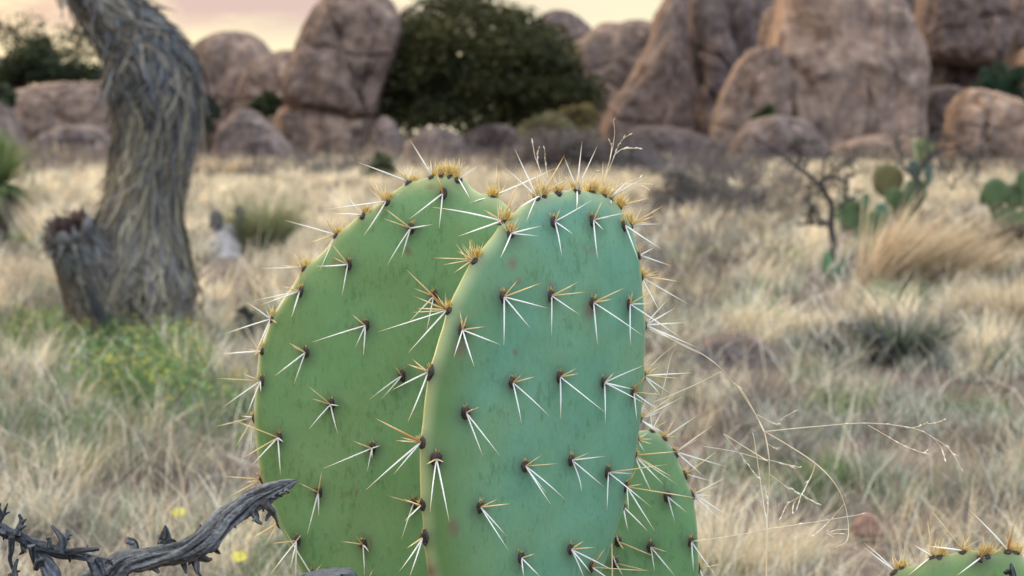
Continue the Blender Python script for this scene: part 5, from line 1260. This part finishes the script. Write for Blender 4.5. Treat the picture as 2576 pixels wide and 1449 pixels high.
# ------------------------------------------------------------------ delicate grass seed heads
def stalks(name, label, items, Y, col=(.78, .68, .5), group='fine seed heads of grass around the cactus'):
    mb = MB(); base = None
    for z, pts, r0, r1, spik in items:
        P = [np.array(at(*zp(z, *p), Y + .012 * math.sin(k * 1.7))) for k, p in enumerate(pts)]
        n = max(6, len(P) * 7); PP = catmull(P, n) if len(P) > 2 else np.linspace(P[0], P[-1], n)
        mb.tube(PP, np.linspace(r0, r1, n) * 1.2, np.array(col) * rng.uniform(.9, 1.15), 4)
        if spik:
            for t in np.linspace(.35, 1, spik):
                q = PP[int(t * (n - 1))]; d = PP[min(n - 1, int(t * (n - 1)) + 1)] - PP[max(0, int(t * (n - 1)) - 2)]; d /= max(np.linalg.norm(d), 1e-9)
                d = d + rng.normal(0, .18, 3); l = rng.uniform(.0035, .006)
                mb.tube([q, q + d * l * .5, q + d * l], [.0003, .0007, .00015], np.array([.86, .82, .74]) * rng.uniform(.8, 1.1), 4)
        if base is None: base = P[0]
    o = mb.build(name, M_GRASS, None, Vector((base[0], base[1], 0)))
    return tag(o, label, 'grass', group)
A_, B2 = .00042, .00025
stalks('grass_stalk', 'long arching grass seed stalk right of the big cactus', [
 ('G', [(560,9000),(600,4000),(628,1900),(630,1449),(640,1000),(650,800),(655,600),(640,470),(612,345),(550,230),(400,0)], .0006, .0004, 0),
 ('L', [(1262,1040),(1180,985),(1090,880),(1000,795),(880,710),(780,660),(600,570),(470,520),(380,475)], .00045, .0003, 0),
 ('L', [(1470,1449),(1380,1270),(1280,1090),(1180,985)], .00045, .0004, 0),
 ('L', [(1060,878),(850,985),(600,1095),(420,1165)], B2, .0002, 0),
 ('L', [(625,625),(580,750),(540,920),(500,1080),(470,1200)], B2, .0002, 0), ('L', [(625,620),(500,720),(395,820)], B2, .0002, 0),
 ('G', [(620,360),(1000,322),(1400,296),(1730,333),(1880,398),(2000,480),(2060,560),(2100,635)], A_, B2, 9),
 ('G', [(1400,310),(1540,392),(1660,460),(1800,515),(1840,505)], B2, .0002, 7), ('G', [(1730,330),(1800,315),(1845,288)], B2, .0002, 3), ('G', [(1850,300),(1920,290),(1980,265)], B2, .0002, 4), ('G', [(1890,405),(1950,475),(1978,560)], B2, .0002, 5),
 ('G', [(620,360),(800,465),(1000,598),(1140,740),(1220,900),(1252,1080),(1235,1190),(1150,1232)], A_, B2, 0), ('G', [(1003,600),(970,695),(895,840),(868,920)], .0004, B2, 6), ('G', [(890,840),(840,900),(830,960)], B2, .0002, 4), ('G', [(890,845),(790,910),(745,1000)], B2, .0002, 4),
 ('G', [(1220,905),(1100,1040),(990,1140)], B2, B2, 6), ('G', [(1250,1095),(1150,1105),(1090,1130),(1180,1130)], B2, .0002, 4), ('G', [(655,680),(780,770),(890,830),(1000,897)], B2, .0002, 9),
 ('G', [(640,570),(760,600),(880,630)], B2, .0002, 5), ('G', [(640,450),(690,480),(730,485)], B2, .0002, 4), ('G', [(560,230),(700,300),(760,255),(830,215)], B2, .0002, 5)], 1.52)
stalks('grass_stalk', 'second upright seed stalk crossing the arching one', [
 ('G', [(700,9000),(650,3000),(634,1449),(635,1080),(610,900),(570,620),(535,390)], .0005, .0003, 10), ('G', [(640,580),(540,520),(310,375)], .0005, .0003, 0), ('G', [(640,580),(400,512),(160,470)], B2, .0002, 0),
 ('G', [(640,1095),(380,1145),(100,1185)], B2, .0002, 0), ('G', [(620,1097),(1000,1040),(1340,985)], B2, .0002, 2), ('G', [(310,380),(440,540),(560,700)], B2, .0002, 6), ('G', [(575,640),(620,780),(640,890)], B2, .0002, 5)], 1.50)
stalks('grass_stalk', 'thin seed stalk rising behind the top of the middle pad', [
 ('B', [(1000,3500),(1020,1500),(1050,500),(1085,350),(1132,200),(1160,40),(1150,-40)], .0005, .0002, 6), ('B', [(1100,320),(1165,170),(1200,90),(1250,50)], B2, .0002, 6), ('B', [(1165,170),(1215,137),(1310,135)], B2, .0002, 6), ('B', [(1130,200),(1140,130),(1128,90)], B2, .0002, 3)], 1.62)
stalks('grass_stalk', 'faint seed stalk rising left of the tallest spines', [
 ('B', [(820,3500),(790,1200),(760,500),(690,280),(655,190),(640,110)], .0004, .0002, 6), ('B', [(680,260),(668,190),(680,130)], B2, .0002, 4), ('B', [(735,320),(720,220),(716,140)], B2, .0002, 4)], 1.72)
stalks('grass_stalk', 'wiry grass wisps crossing the upper right rim of the middle pad', [
 ('B', [(1150,3300),(1120,900),(1090,440),(1200,365),(1320,322)], .0004, .0002, 3), ('B', [(1090,440),(1190,370),(1300,360),(1405,362)], B2, .0002, 0), ('B', [(1210,370),(1320,370),(1380,398)], B2, .0002, 0), ('B', [(860,420),(800,370),(770,320)], B2, .0002, 3), ('B', [(960,400),(1010,340),(1045,280)], B2, .0002, 3)], 1.60)
